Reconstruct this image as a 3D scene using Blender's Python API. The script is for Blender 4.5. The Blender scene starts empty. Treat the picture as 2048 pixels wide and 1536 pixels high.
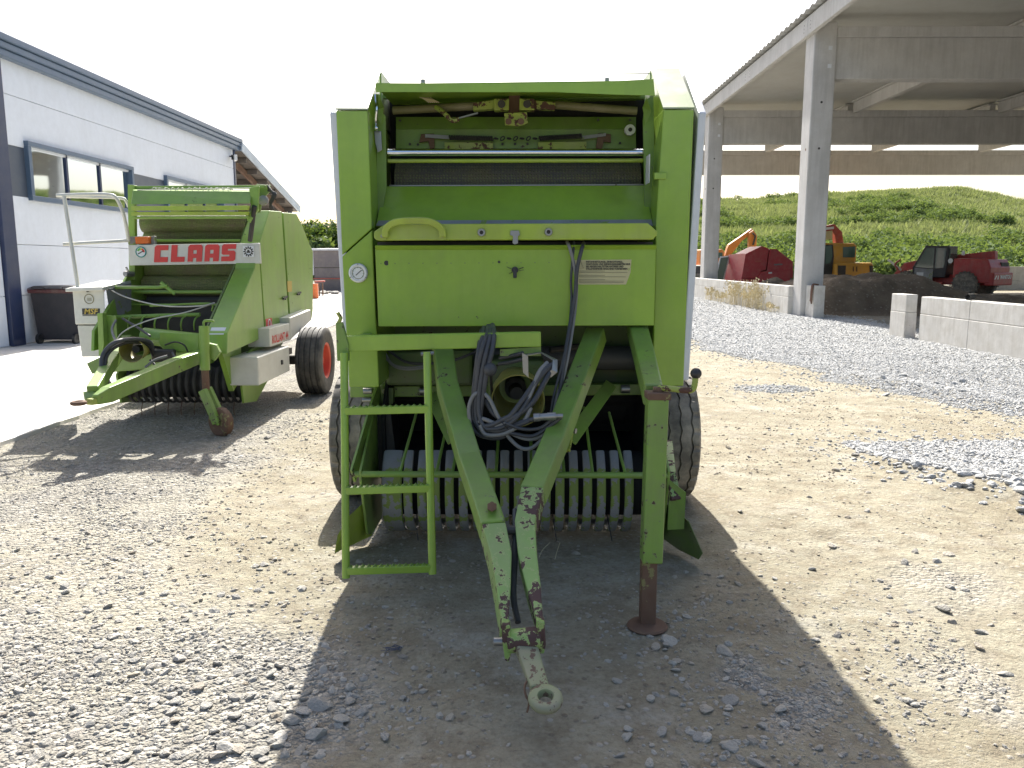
import bpy, bmesh, math, random
import numpy as np
from mathutils import Vector, Matrix
R = math.radians
random.seed(7); rng = np.random.default_rng(7)
scene = bpy.context.scene
col = scene.collection

# ------------------------------------------------------------------ camera, sky, sun, exposure
FPX, PITCH, YAW, CAMZ = 1600.0, R(8.64), math.atan(11/1600), 1.6
cam_d = bpy.data.cameras.new('camera'); cam = bpy.data.objects.new('camera', cam_d); col.objects.link(cam)
cam_d.sensor_width = 36; cam_d.lens = 36*FPX/2048; cam_d.clip_start = 0.05; cam_d.clip_end = 2000
cam.location = (0, 0, CAMZ); cam.rotation_euler = (R(90)-PITCH, 0, YAW)
scene.camera = cam
scene.view_settings.view_transform = 'Standard'; scene.view_settings.look = 'None'
scene.view_settings.exposure = 1.28; scene.view_settings.gamma = 1.0
scene.view_settings.use_curve_mapping = False
SUN_EL, SUN_AZ = R(43), R(-5.5)          # azimuth from +Y towards +X
world = bpy.data.worlds.new('World'); scene.world = world; world.use_nodes = True
wn = world.node_tree; bg = wn.nodes['Background']
sky = wn.nodes.new('ShaderNodeTexSky'); sky.sky_type = 'NISHITA'; sky.sun_disc = False
sky.sun_elevation = SUN_EL; sky.sun_rotation = SUN_AZ
sky.air_density = 1.0; sky.dust_density = 4.0; sky.ozone_density = 1.0
wn.links.new(sky.outputs[0], bg.inputs[0]); bg.inputs[1].default_value = 0.10
sun_d = bpy.data.lights.new('sun', 'SUN'); sun_d.energy = 5.0; sun_d.angle = R(0.5); sun_d.color = (1.0, .97, .91)
sun = bpy.data.objects.new('sun', sun_d); col.objects.link(sun); sun.location = (-3, 30, 30)
sdir = Vector((math.sin(SUN_AZ)*math.cos(SUN_EL), math.cos(SUN_AZ)*math.cos(SUN_EL), math.sin(SUN_EL)))
sun.rotation_euler = (-sdir).to_track_quat('-Z', 'Y').to_euler()

# ------------------------------------------------------------------ survey helpers (a pixel of the photograph and a real distance -> a place)
def ray(px, py):
    x, z, y = (px-1024)/FPX, -(py-768)/FPX, 1.0
    y2 = y*math.cos(PITCH)+z*math.sin(PITCH); z2 = z*math.cos(PITCH)-y*math.sin(PITCH)
    c, s = math.cos(YAW), math.sin(YAW)
    return Vector((x*c-y2*s, x*s+y2*c, z2))
def W(px, py, Y):
    d = ray(px, py); k = Y/d.y
    return Vector((d.x*k, Y, CAMZ+d.z*k))
def WX(px, py, X):
    d = ray(px, py); k = X/d.x
    return Vector((X, d.y*k, CAMZ+d.z*k))
def G(px, py, z=0.0):
    d = ray(px, py); k = (z-CAMZ)/d.z
    return Vector((d.x*k, d.y*k, z))
V = Vector

# ------------------------------------------------------------------ materials
def newmat(name):
    m = bpy.data.materials.new(name); m.use_nodes = True
    nt = m.node_tree; b = nt.nodes['Principled BSDF']
    return m, nt, b
def nd(nt, t, **kw):
    n = nt.nodes.new(t)
    for k, v in kw.items():
        if k in n.inputs: n.inputs[k].default_value = v
        else: setattr(n, k, v)
    return n
def mix(nt, f, a, b, blend='MIX'):
    n = nt.nodes.new('ShaderNodeMix'); n.data_type = 'RGBA'; n.blend_type = blend
    for i, s in ((0, f), (6, a), (7, b)):
        if isinstance(s, bpy.types.NodeSocket): nt.links.new(s, n.inputs[i])
        elif isinstance(s, (int, float)): n.inputs[i].default_value = s
        else: n.inputs[i].default_value = (*s[:3], 1)
    return n.outputs[2]
def ramp(nt, fac, stops):
    n = nt.nodes.new('ShaderNodeValToRGB'); cr = n.color_ramp
    while len(cr.elements) < len(stops): cr.elements.new(.5)
    for e, (p, c) in zip(cr.elements, stops):
        e.position = p; e.color = (*c, 1) if len(c) == 3 else c
    nt.links.new(fac, n.inputs[0]); return n.outputs[0]
def g3(v): return (v, v, v)
def noise(nt, vec, scale, detail=5, rough=.55, dist=0.0):
    n = nd(nt, 'ShaderNodeTexNoise', Scale=scale, Detail=detail, Roughness=rough, Distortion=dist)
    if vec is not None: nt.links.new(vec, n.inputs['Vector'])
    return n.outputs[0]
def math_n(nt, op, a, b=None):
    n = nt.nodes.new('ShaderNodeMath'); n.operation = op
    for i, s in enumerate((a, b)):
        if s is None: continue
        if isinstance(s, bpy.types.NodeSocket): nt.links.new(s, n.inputs[i])
        else: n.inputs[i].default_value = s
    return n.outputs[0]
def bumpn(nt, h, strength, dist, b):
    n = nd(nt, 'ShaderNodeBump', Strength=strength, Distance=dist)
    nt.links.new(h, n.inputs['Height']); nt.links.new(n.outputs[0], b.inputs['Normal']); return n
MATS = {}
def paint(name, c, rough=.42, chips=None, chipcol=(.055, .028, .02), dust=.18, dustcol=(.33, .29, .22), vary=.14,
          scale=1.0, metal=0.0, bump=.08, under=None, streak=0.0, streakcol=None, dent=0.0):
    if name in MATS: return MATS[name]
    m, nt, b = newmat(name); tc = nd(nt, 'ShaderNodeTexCoord').outputs['Object']
    n1 = noise(nt, tc, 1.7*scale, 6, .6)
    base = mix(nt, ramp(nt, n1, [(.3, g3(0)), (.7, g3(1))]), [x*(1-vary) for x in c], [min(1, x*(1+vary)) for x in c])
    n2 = noise(nt, tc, 23*scale, 4, .6)
    base = mix(nt, ramp(nt, n2, [(.35, g3(.0)), (.8, g3(.22))]), base, [x*.7 for x in c])
    if dust:
        nD = noise(nt, tc, 4.2*scale, 8, .68)
        base = mix(nt, ramp(nt, nD, [(.42, g3(dust*.25)), (.7, g3(dust*1.6 if dust*1.6 < 1 else 1))]), base, dustcol)
    if streak:
        mp = nd(nt, 'ShaderNodeMapping'); mp.inputs['Scale'].default_value = (9*scale, 9*scale, .7*scale); nt.links.new(tc, mp.inputs[0])
        sm = math_n(nt, 'MULTIPLY', noise(nt, mp.outputs[0], 1.0, 6, .65), math_n(nt, 'ADD', noise(nt, tc, 1.1*scale, 4, .6), .45))
        base = mix(nt, ramp(nt, sm, [(.42, g3(0)), (.66, g3(streak))]), base, streakcol or [x*.45 for x in c])
    if chips:
        nC = noise(nt, tc, 26*scale, 6, .62); nL = noise(nt, tc, 3.1*scale, 3, .5)
        s = math_n(nt, 'ADD', math_n(nt, 'MULTIPLY', nC, .62), math_n(nt, 'MULTIPLY', nL, .38))
        if under:
            mu = ramp(nt, s, [(chips-.025, g3(0)), (chips-.02, g3(1))]); base = mix(nt, mu, base, under)
        mk = ramp(nt, s, [(chips, g3(0)), (min(.99, chips+.008), g3(1))])
        base = mix(nt, mk, base, chipcol)
        rr = nd(nt, 'ShaderNodeMapRange'); rr.inputs[3].default_value = rough; rr.inputs[4].default_value = .8
        nt.links.new(mk, rr.inputs[0]); nt.links.new(rr.outputs[0], b.inputs['Roughness'])
    else:
        nR = noise(nt, tc, 7*scale, 4)
        rr = nd(nt, 'ShaderNodeMapRange'); rr.inputs[3].default_value = rough*.8; rr.inputs[4].default_value = min(1, rough*1.3)
        nt.links.new(nR, rr.inputs[0]); nt.links.new(rr.outputs[0], b.inputs['Roughness'])
    nt.links.new(base, b.inputs['Base Color']); b.inputs['Metallic'].default_value = metal
    if dent:
        hh = math_n(nt, 'ADD', math_n(nt, 'MULTIPLY', noise(nt, tc, 1.6*scale, 2, .5), 1.0), math_n(nt, 'MULTIPLY', noise(nt, tc, 14*scale, 4, .6), .03)); bumpn(nt, hh, dent, .06, b)
    elif bump: bumpn(nt, noise(nt, tc, 6*scale, 5), bump, .01, b)
    MATS[name] = m; return m
GRN = (.265, .425, .045)
M = {}
M['green'] = paint('green_paint', GRN, .24, chips=.68, dust=.10, dustcol=(.27, .30, .15), vary=.10, streak=.22, streakcol=(.17, .24, .05), dent=.18)
M['green_top'] = paint('glare_pale_green_paint', (.26, .36, .12), .38, chips=.72, dust=.5, dustcol=(.42, .42, .36), dent=.1)  # paler, dustier copy of the green; sun glare is put into the colour
M['green_top'].node_tree.nodes['Principled BSDF'].inputs['Specular IOR Level'].default_value = .9
M['green_worn'] = paint('worn_green_paint', (.18, .315, .045), .42, chips=.63, dust=.3, dustcol=(.19, .19, .11), streak=.3, streakcol=(.10, .13, .04), under=(.16, .20, .08))
M['green_chip'] = paint('chipped_green_paint', (.19, .33, .075), .5, chips=.508, chipcol=(.08, .042, .038), dust=.2, scale=.8, under=(.28, .36, .13))
M['green_rusty'] = paint('rusty_green_paint', (.30, .38, .045), .6, chips=.535, chipcol=(.085, .04, .028), dust=.25)
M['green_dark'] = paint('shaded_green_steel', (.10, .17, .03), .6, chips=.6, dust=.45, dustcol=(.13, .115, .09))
M['green_old'] = paint('faded_green_paint', (.225, .385, .055), .32, chips=.655, dust=.2, dustcol=(.25, .26, .14), vary=.14, streak=.22, streakcol=(.13, .17, .05), dent=.16)
M['green_beam'] = paint('yellow_green_paint', (.34, .465, .035), .35, chips=.67, dust=.2, vary=.1, streak=.3, streakcol=(.2, .22, .05))
M['yellow_guard'] = paint('dirty_yellow_plastic', (.30, .27, .03), .55, chips=.62, chipcol=(.06, .05, .03), dust=.3)
M['white'] = paint('white_panel_paint', (.66, .68, .70), .35, dust=.10, vary=.04, bump=.03)
M['cream'] = paint('cream_panel_paint', (.62, .62, .55), .45, chips=.70, chipcol=(.25, .2, .14), dust=.18, vary=.05)
M['silver'] = paint('worn_silver_paint', (.28, .29, .30), .5, chips=.55, chipcol=(.19, .25, .06), dust=.5, dustcol=(.15, .135, .115), scale=.5)
M['steel'] = paint('galvanised_steel', (.28, .285, .285), .38, chips=.63, chipcol=(.12, .08, .05), metal=.75, dust=.15)
M['chrome'] = paint('polished_bar', (.62, .65, .70), .12, metal=1.0, dust=.03, bump=0)
M['rust'] = paint('rusty_steel', (.13, .068, .042), .85, chips=.60, chipcol=(.22, .20, .08), dust=.3, dustcol=(.22, .16, .11))
M['dark'] = paint('dark_greasy_steel', (.028, .028, .026), .6, dust=.35, dustcol=(.07, .06, .05))
M['void'] = paint('unlit_black_steel', (.010, .010, .010), .9, dust=.1, dustcol=(.02, .018, .016), bump=0)  # near-black colour puts the shade of the machine's interior into the material
M['rod'] = paint('olive_brown_rod', (.15, .135, .055), .5, chips=.62, chipcol=(.085, .05, .03), dust=.3)
M['dkroller'] = paint('dark_roller_steel', (.07, .075, .08), .5, dust=.3, dustcol=(.12, .11, .09))
M['black'] = paint('black_plastic', (.018, .018, .019), .45, dust=.15, dustcol=(.1, .09, .08))
M['hose'] = paint('black_rubber_hose', (.035, .038, .045), .5, dust=.3, dustcol=(.13, .125, .12))
M['hose_grey'] = paint('grey_rubber_hose', (.17, .175, .18), .55, dust=.3)
M['rubber'] = paint('dusty_tyre_rubber', (.045, .043, .04), .8, dust=1.0, dustcol=(.33, .295, .24), scale=1.6)
M['rubber_dark'] = paint('dark_tyre_rubber', (.035, .034, .033), .7, dust=.5, dustcol=(.16, .145, .12), scale=1.6)
M['red_loader'] = paint('bright_red_machine_paint', (.42, .03, .028), .4, dust=.15, streak=.3)
M['orange_rim'] = paint('orange_rim_paint', (.66, .055, .018), .4, dust=.12, chips=.68)
M['orange_lens'] = paint('orange_lamp_lens', (.62, .13, .01), .25, dust=.05)
M['red_paint'] = paint('red_machine_paint', (.38, .028, .036), .42, dust=.12, vary=.1)
M['red_letter'] = paint('red_lettering', (.62, .035, .03), .4, dust=.05, vary=.04, bump=0)
M['red_old'] = paint('faded_red_paint', (.38, .05, .035), .5, dust=.2, chips=.66)
M['orange_paint'] = paint('orange_machine_paint', (.52, .17, .015), .45, dust=.15)
M['yellow_paint'] = paint('yellow_machine_paint', (.50, .26, .02), .45, dust=.18)
M['decal_cream'] = paint('cream_decal', (.50, .46, .25), .55, chips=.64, chipcol=(.24, .36, .06), dust=.1, bump=0)
M['ink'] = paint('black_print', (.03, .03, .025), .6, dust=.1, bump=0)
M['ink_grey'] = paint('faded_print', (.25, .23, .13), .6, dust=.1, bump=0)
M['gold'] = paint('gold_print', (.55, .40, .08), .5, dust=.05, bump=0)
M['white_plain'] = paint('white_plastic', (.72, .73, .72), .4, dust=.06, vary=.03, bump=0)
M['teal'] = paint('teal_print', (.03, .25, .22), .5, dust=.03, bump=0)
M['lime'] = paint('green_print', (.12, .42, .06), .5, dust=.03, bump=0)
M['liner'] = paint('pale_roof_liner', (.50, .50, .47), .6, dust=.15, vary=.04, scale=.3)
M['eye'] = paint('worn_pale_green_steel', (.22, .26, .13), .6, chips=.565, chipcol=(.13, .085, .06), dust=.6, dustcol=(.27, .24, .18), scale=1.3)
M['concrete'] = paint('cast_concrete', (.53, .52, .50), .85, chips=.70, chipcol=(.16, .15, .13), dust=.3, dustcol=(.47, .45, .42), vary=.12, scale=.8, bump=.25, streak=.3, streakcol=(.27, .255, .23))
M['concrete_wall'] = paint('board_marked_concrete', (.60, .585, .55), .88, chips=.66, chipcol=(.2, .19, .165), dust=.35, dustcol=(.40, .37, .31), vary=.12, scale=1.1, bump=.4, streak=.35, streakcol=(.34, .32, .28))
M['panel_white'] = paint('white_sandwich_panel', (.74, .785, .85), .42, dust=.05, vary=.02, scale=.3, bump=.02, streak=.12, streakcol=(.5, .52, .54), dent=.05)
M['panel_grey'] = paint('dark_grey_sandwich_panel', (.065, .085, .12), .4, dust=.06, vary=.04, scale=.4, bump=.02)
M['trim'] = paint('slate_blue_metal_trim', (.075, .125, .20), .35, dust=.06, vary=.04, bump=.02)
M['trim_dark'] = paint('navy_metal_trim', (.016, .03, .085), .35, dust=.04, vary=.05, bump=.02)
M['roof_metal'] = paint('corrugated_roof_metal', (.40, .41, .41), .45, dust=.2, scale=.5)
M['under_roof'] = paint('brown_roof_underside', (.10, .085, .075), .7, dust=.2)
M['light_edge'] = paint('pale_blue_verge', (.42, .50, .58), .4, dust=.1)
M['bin'] = paint('dark_bin_plastic', (.032, .032, .036), .5, dust=.25, dustcol=(.09, .07, .07))
M['dull_red'] = paint('dull_red_plastic', (.09, .02, .025), .5, dust=.2)
M['shed_wall'] = paint('grey_brown_sheet', (.16, .14, .145), .6, dust=.2)
M['bark'] = paint('tree_bark', (.07, .055, .04), .9, dust=.1, bump=.5, scale=3)
M['straw'] = paint('dry_straw', (.58, .50, .31), .8, dust=.1, bump=0)
M['twine'] = paint('pale_twine', (.55, .53, .47), .8, dust=.1, bump=0)

def emboss(name, c, dimple):
    m, nt, b = newmat(name); tc = nd(nt, 'ShaderNodeTexCoord').outputs['Object']
    v = nd(nt, 'ShaderNodeTexVoronoi', Scale=55.0, Randomness=.25); nt.links.new(tc, v.inputs['Vector'])
    n = noise(nt, tc, 5, 6, .65)
    cc = mix(nt, ramp(nt, n, [(.38, g3(0)), (.66, g3(1))]), c, (.13, .115, .07))
    cc = mix(nt, ramp(nt, v.outputs[0], [(.30, g3(.75)), (.42, g3(0))]), cc, dimple)
    nt.links.new(cc, b.inputs['Base Color']); b.inputs['Roughness'].default_value = .6
    bumpn(nt, ramp(nt, v.outputs[0], [(.25, g3(1)), (.5, g3(0))]), .8, .006, b)
    return m
M['mesh_grey'] = emboss('embossed_grey_roller', (.085, .085, .09), (.17, .18, .10))
M['mesh_green'] = emboss('embossed_green_roller', (.12, .155, .05), (.20, .24, .08))
def glassy(name, c, rough=.04):
    m, nt, b = newmat(name); b.inputs['Base Color'].default_value = (*c, 1); b.inputs['Roughness'].default_value = rough
    b.inputs['Specular IOR Level'].default_value = .9; b.inputs['Coat Weight'].default_value = .8; b.inputs['Coat Roughness'].default_value = .02
    tc = nd(nt, 'ShaderNodeTexCoord').outputs['Object']; bumpn(nt, noise(nt, tc, .8, 2), .04, .05, b); return m
M['glass'] = glassy('window_glass', (.03, .04, .05))
def mirrorish(name):
    m, nt, b = newmat(name); b.inputs['Base Color'].default_value = (.62, .68, .72, 1); b.inputs['Metallic'].default_value = 1
    b.inputs['Roughness'].default_value = .03
    tc = nd(nt, 'ShaderNodeTexCoord').outputs['Object']; bumpn(nt, noise(nt, tc, .6, 2), .05, .05, b); return m
M['mirror_glass'] = mirrorish('reflective_window_glass')
M['cab_glass'] = glassy('tinted_cab_glass', (.05, .10, .085), .08)

# ------------------------------------------------------------------ mesh building
class MB:
    def __init__(s): s.v = []; s.f = []
    def add(s, vs, fs):
        o = len(s.v); s.v += [tuple(v) for v in vs]; s.f += [tuple(i+o for i in f) for f in fs]; return s
    def box(s, c, size, rot=None):
        c = V(c); hx, hy, hz = size[0]/2, size[1]/2, size[2]/2
        vs = [V((x, y, z)) for z in (-hz, hz) for y in (-hy, hy) for x in (-hx, hx)]
        if rot is not None: vs = [rot @ v for v in vs]
        return s.add([c+v for v in vs], [(0, 1, 3, 2), (4, 6, 7, 5), (0, 4, 5, 1), (2, 3, 7, 6), (0, 2, 6, 4), (1, 5, 7, 3)])
    def bb(s, x0, x1, y0, y1, z0, z1): return s.box(((x0+x1)/2, (y0+y1)/2, (z0+z1)/2), (abs(x1-x0), abs(y1-y0), abs(z1-z0)))
    def prism(s, poly, d):
        n = len(poly); d = V(d); a = [V(p) for p in poly]
        return s.add(a+[p+d for p in a], [tuple(range(n)), tuple(range(2*n-1, n-1, -1))]+[(i, (i+1) % n, n+(i+1) % n, n+i) for i in range(n)])
    def loft(s, A, B):
        n = len(A)
        return s.add(list(A)+list(B), [tuple(range(n)), tuple(range(2*n-1, n-1, -1))]+[(i, (i+1) % n, n+(i+1) % n, n+i) for i in range(n)])
    def pp(s, px, Y, depth):                      # outline surveyed on the plane Y, real depth behind it
        return s.prism([W(x, y, Y) for x, y in px], (0, depth, 0))
    def frames(s, pts, up=None, closed=False):
        pts = [V(p) for p in pts]; n = len(pts); T = []
        for i in range(n):
            a = pts[i-1] if (i > 0 or closed) else pts[i]; b = pts[(i+1) % n] if (i < n-1 or closed) else pts[i]
            t = b-a
            T.append(t.normalized() if t.length > 1e-9 else V((0, 0, 1)))
        if up is None:
            up = V((0, 0, 1)) if abs(T[0].z) < .9 else V((1, 0, 0))
        u = (up-T[0]*up.dot(T[0])).normalized(); out = []
        for t in T:
            u = u-t*u.dot(t)
            u = u.normalized() if u.length > 1e-6 else t.orthogonal().normalized()
            out.append((t, u, t.cross(u)))
        return pts, out
    def tube(s, pts, r, n=8, closed=False):
        pts, fr = s.frames(pts, None, closed); k = len(pts)
        rs = r if isinstance(r, (list, tuple)) else [r]*k; vs = []
        for p, (t, u, w), q in zip(pts, fr, rs):
            vs += [p+(u*math.cos(2*math.pi*j/n)+w*math.sin(2*math.pi*j/n))*q for j in range(n)]
        fs = [(i*n+j, i*n+(j+1) % n, ((i+1) % k)*n+(j+1) % n, ((i+1) % k)*n+j) for i in range(k if closed else k-1) for j in range(n)]
        if not closed: fs += [tuple(range(n-1, -1, -1)), tuple((k-1)*n+j for j in range(n))]
        return s.add(vs, fs)
    def bars(s, pts, w, h, up=(0, 0, 1)):         # rectangular section along a path
        pts, fr = s.frames(pts, V(up)); k = len(pts)
        ws = w if isinstance(w, (list, tuple)) else [w]*k; hs = h if isinstance(h, (list, tuple)) else [h]*k; vs = []
        for p, (t, u, x), a, b in zip(pts, fr, ws, hs):
            vs += [p+x*a/2*i+u*b/2*j for i, j in ((-1, -1), (1, -1), (1, 1), (-1, 1))]
        fs = [(i*4+j, i*4+(j+1) % 4, i*4+4+(j+1) % 4, i*4+4+j) for i in range(k-1) for j in range(4)]
        return s.add(vs, fs+[(3, 2, 1, 0), tuple((k-1)*4+j for j in range(4))])
    def lathe(s, prof, o, axis, n=24, cap=True):
        o = V(o); a = V(axis).normalized(); u = a.orthogonal().normalized()
        if abs(a.z) < .5: u = (V((0, 0, 1))-a*a.z).normalized()
        w = a.cross(u); k = len(prof); vs = []
        for r, t in prof:
            vs += [o+a*t+(u*math.cos(2*math.pi*j/n)+w*math.sin(2*math.pi*j/n))*r for j in range(n)]
        fs = [(i*n+j, i*n+(j+1) % n, (i+1)*n+(j+1) % n, (i+1)*n+j) for i in range(k-1) for j in range(n)]
        if cap: fs += [tuple(range(n-1, -1, -1)), tuple((k-1)*n+j for j in range(n))]
        return s.add(vs, fs)
    def cyl(s, p0, p1, r, n=20):
        p0, p1 = V(p0), V(p1); return s.lathe([(r, 0), (r, (p1-p0).length)], p0, p1-p0, n)
    def ball(s, c, r, n=14):
        prof = [(max(1e-4, r*math.sin(math.pi*i/8)), -r*math.cos(math.pi*i/8)) for i in range(9)]
        return s.lathe(prof, c, (0, 0, 1), n)
    def torus(s, c, axis, Rr, r, n=24, m=8, sc=1.0):
        a = V(axis).normalized(); u = a.orthogonal().normalized(); w = a.cross(u)
        return s.tube([V(c)+(u*math.cos(2*math.pi*j/n)+w*math.sin(2*math.pi*j/n)*sc)*Rr for j in range(n)], r, m, closed=True)
def spline(pts, k=6):
    pts = [V(p) for p in pts]; P = [pts[0]*2-pts[1]]+pts+[pts[-1]*2-pts[-2]]; out = []
    for i in range(1, len(P)-2):
        for j in range(k):
            t = j/k; a, b, c, d = P[i-1], P[i], P[i+1], P[i+2]
            out.append(.5*((2*b)+(c-a)*t+(2*a-5*b+4*c-d)*t*t+(3*b-a-3*c+d)*t**3))
    return out+[pts[-1]]
def WP(*q): return [W(*p) for p in q]

def root_off(o):
    if o is None: return V((0, 0, 0))
    while o.parent: o = o.parent
    return V(o.location)
def obj(name, mb, mat, parent=None, bevel=0, smooth=None, loc=None, local=False, recalc=True):
    me = bpy.data.meshes.new(name)
    off = V((0, 0, 0)) if local else (V(loc) if loc is not None else root_off(parent))
    me.from_pydata([(v[0]-off.x, v[1]-off.y, v[2]-off.z) for v in mb.v], [], mb.f)
    if recalc:
        bm = bmesh.new(); bm.from_mesh(me); bmesh.ops.recalc_face_normals(bm, faces=bm.faces); bm.to_mesh(me); bm.free()
    if smooth:
        for p in me.polygons: p.use_smooth = True
        me.set_sharp_from_angle(angle=R(smooth))
    me.materials.append(M[mat] if isinstance(mat, str) else mat)
    o = bpy.data.objects.new(name, me); col.objects.link(o)
    if parent is not None: o.parent = parent
    elif loc is not None: o.location = loc
    if bevel:
        b = o.modifiers.new('bevel', 'BEVEL'); b.width = bevel; b.segments = 2; b.limit_method = 'ANGLE'; b.angle_limit = R(40)
    return o
def tag(o, label=None, cat=None, group=None, kind=None):
    if label: o['label'] = label
    if cat: o['category'] = cat
    if group: o['group'] = group
    if kind: o['kind'] = kind
    return o
def thing(name, loc, label, cat, group=None, rz=0):
    o = bpy.data.objects.new(name, None); col.objects.link(o); o.location = loc; o.rotation_euler = (0, 0, rz); o.empty_display_size = .2
    return tag(o, label, cat, group)
def dup(src, name, parent, loc):
    o = src.copy(); o.name = name; col.objects.link(o); o.parent = parent; o.location = loc; return o
def text_mb(body, size, origin, xd, yd, shear=0, bold=0, width=None, thick=.0015, spacing=1.0):
    cu = bpy.data.curves.new('t', 'FONT'); cu.body = body; cu.size = size; cu.shear = shear; cu.offset = bold; cu.space_character = spacing
    cu.resolution_u = 2
    o = bpy.data.objects.new('t', cu); col.objects.link(o)
    dg = bpy.context.evaluated_depsgraph_get(); me = bpy.data.meshes.new_from_object(o.evaluated_get(dg))
    vs = [v.co.copy() for v in me.vertices]; fs = [tuple(p.vertices) for p in me.polygons]
    bpy.data.objects.remove(o); bpy.data.curves.remove(cu); bpy.data.meshes.remove(me)
    k = 1.0
    if width and vs:
        x0, x1 = min(v.x for v in vs), max(v.x for v in vs); k = width/(x1-x0)
    xd, yd = V(xd).normalized(), V(yd).normalized()
    mb = MB(); mb.add([V(origin)+xd*v.x*k+yd*v.y for v in vs], fs); return mb

# ------------------------------------------------------------------ ground
def vnoise(x, y, seed=0):
    xi = np.floor(x).astype(np.int64); yi = np.floor(y).astype(np.int64); xf = x-xi; yf = y-yi
    def h(a, b):
        n = (a*374761393+b*668265263+seed*974711) & 0x7fffffff
        n = ((n ^ (n >> 13))*1274126177) & 0x7fffffff
        return ((n ^ (n >> 16)) & 0xffff)/65535.0
    u = xf*xf*(3-2*xf); v = yf*yf*(3-2*yf)
    return (h(xi, yi)*(1-u)+h(xi+1, yi)*u)*(1-v)+(h(xi, yi+1)*(1-u)+h(xi+1, yi+1)*u)*v
def fbm(x, y, sc, octv=4, seed=0):
    t = 0; a = .5
    for o in range(octv): t = t+a*vnoise(x*sc+o*17.3, y*sc-o*9.1, seed+o); a *= .5; sc *= 2.03
    return t/(1-.5**octv)
def sstep(a, b, x): t = np.clip((x-a)/(b-a), 0, 1); return t*t*(3-2*t)
def gravel_mask(x, y):
    wob = (fbm(x, y, .9, 3, 5)-.5)*1.6
    edge = np.interp(y, [0, 5.0, 8.5, 10.9, 15.6, 25, 40], [7.5, 6.6, 5.3, 4.5, 3.5, 2.6, 2.6])
    right = sstep(-.25, .35, x-edge+wob*.7)*sstep(47, 40, y)
    # gravel tongue with a stony lip on the right
    q = (x-2.95)*.86+(y-6.5)*.51; lip = sstep(-.10, .12, q+wob*.15)*sstep(2.75, 3.05, x)*sstep(7.5, 6.9, y+wob*.4)
    le = np.interp(y, [1.5, 2.5, 3.3, 5, 7, 10], [-.5, -.6, -.85, -1.7, -1.9, -1.9])
    left = sstep(.3, -.7, x-le+wob*.5)*(.52+.4*sstep(.36, .58, fbm(x, y, .7, 4, 8)))
    left = np.maximum(left, .95*np.exp(-(((x+1.0)/.55)**2+((y-2.75)/.5)**2)))
    front = .85*np.exp(-(((x-.95-.25*(3-y))/.42)**2))*sstep(3.7, 2.9, y+wob*.5)*(.3+.7*sstep(.4, .55, fbm(x, y, 1.7, 3, 9)))
    small = np.exp(-(((x-3.3)/.55)**2+((y-10.2)/.35)**2))
    rs = .55*np.exp(-(((x-2.2)/.5)**2+((y-3.9)/.5)**2))+.5*np.exp(-(((x-1.75)/.35)**2+((y-2.9)/.5)**2))
    return np.clip(np.maximum.reduce([right, lip*.95, left, front, small, rs]), 0, 1)
def gz(x, y):
    x = np.asarray(x, float); y = np.asarray(y, float)
    near = sstep(60, 12, y)
    h = (fbm(x, y, .35, 3, 21)-.5)*.05*near+(fbm(x, y, 1.6, 3, 31)-.5)*.035*near+(fbm(x, y, 7, 4, 41)-.5)*.022*sstep(16, 6, y)
    q = (x-2.95)*.86+(y-6.5)*.51
    h = h+.05*np.exp(-(q/.16)**2)*sstep(2.7, 3.1, x)*sstep(4.5, 3.6, x)          # lip of the gravel tongue
    q2 = (x-np.interp(y, [8, 11], [6.0, 4.9])); h = h+.05*np.exp(-(q2/.35)**2)*sstep(8, 9, y)*sstep(12.5, 11, y)
    h = h*sstep(-4.9, -4.2, x)-.03*sstep(-4.4, -4.9, x)
    flat = sstep(1.7, 1.2, np.abs(x-0))*sstep(1.2, .7, np.abs(y-5.0))
    h = h*(1-.7*flat)-.012
    return h
def axis(spans):
    out = []
    for a, b, n in spans: out += list(np.linspace(a, b, n, endpoint=False))
    return np.array(out+[spans[-1][1]])
xs = axis([(-420, -60, 12), (-60, -10, 26), (-10, -5.2, 40), (-5.2, 5.5, 270), (5.5, 12, 70), (12, 60, 40), (60, 420, 12)])
ys = axis([(-30, .6, 16), (.6, 1.9, 18), (1.9, 6.5, 190), (6.5, 12, 120), (12, 25, 120), (25, 60, 60), (60, 700, 30)])
Xg, Yg = np.meshgrid(xs, ys); Zg = gz(Xg, Yg)
nx, ny = len(xs), len(ys)
me = bpy.data.meshes.new('ground')
vs = np.stack([Xg, Yg, Zg], -1).reshape(-1, 3)
ii = (np.arange(ny-1)[:, None]*nx+np.arange(nx-1)[None]).reshape(-1)
fc = np.stack([ii, ii+1, ii+nx+1, ii+nx], -1)
me.vertices.add(len(vs)); me.vertices.foreach_set('co', vs.ravel())
me.loops.add(len(fc)*4); me.loops.foreach_set('vertex_index', fc.ravel())
me.polygons.add(len(fc)); me.polygons.foreach_set('loop_start', np.arange(len(fc))*4)
me.update(calc_edges=True); me.validate()
me.polygons.foreach_set('use_smooth', np.ones(len(fc), bool))
at = me.attributes.new('gravel', 'FLOAT', 'POINT'); at.data.foreach_set('value', gravel_mask(Xg, Yg).ravel())
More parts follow.
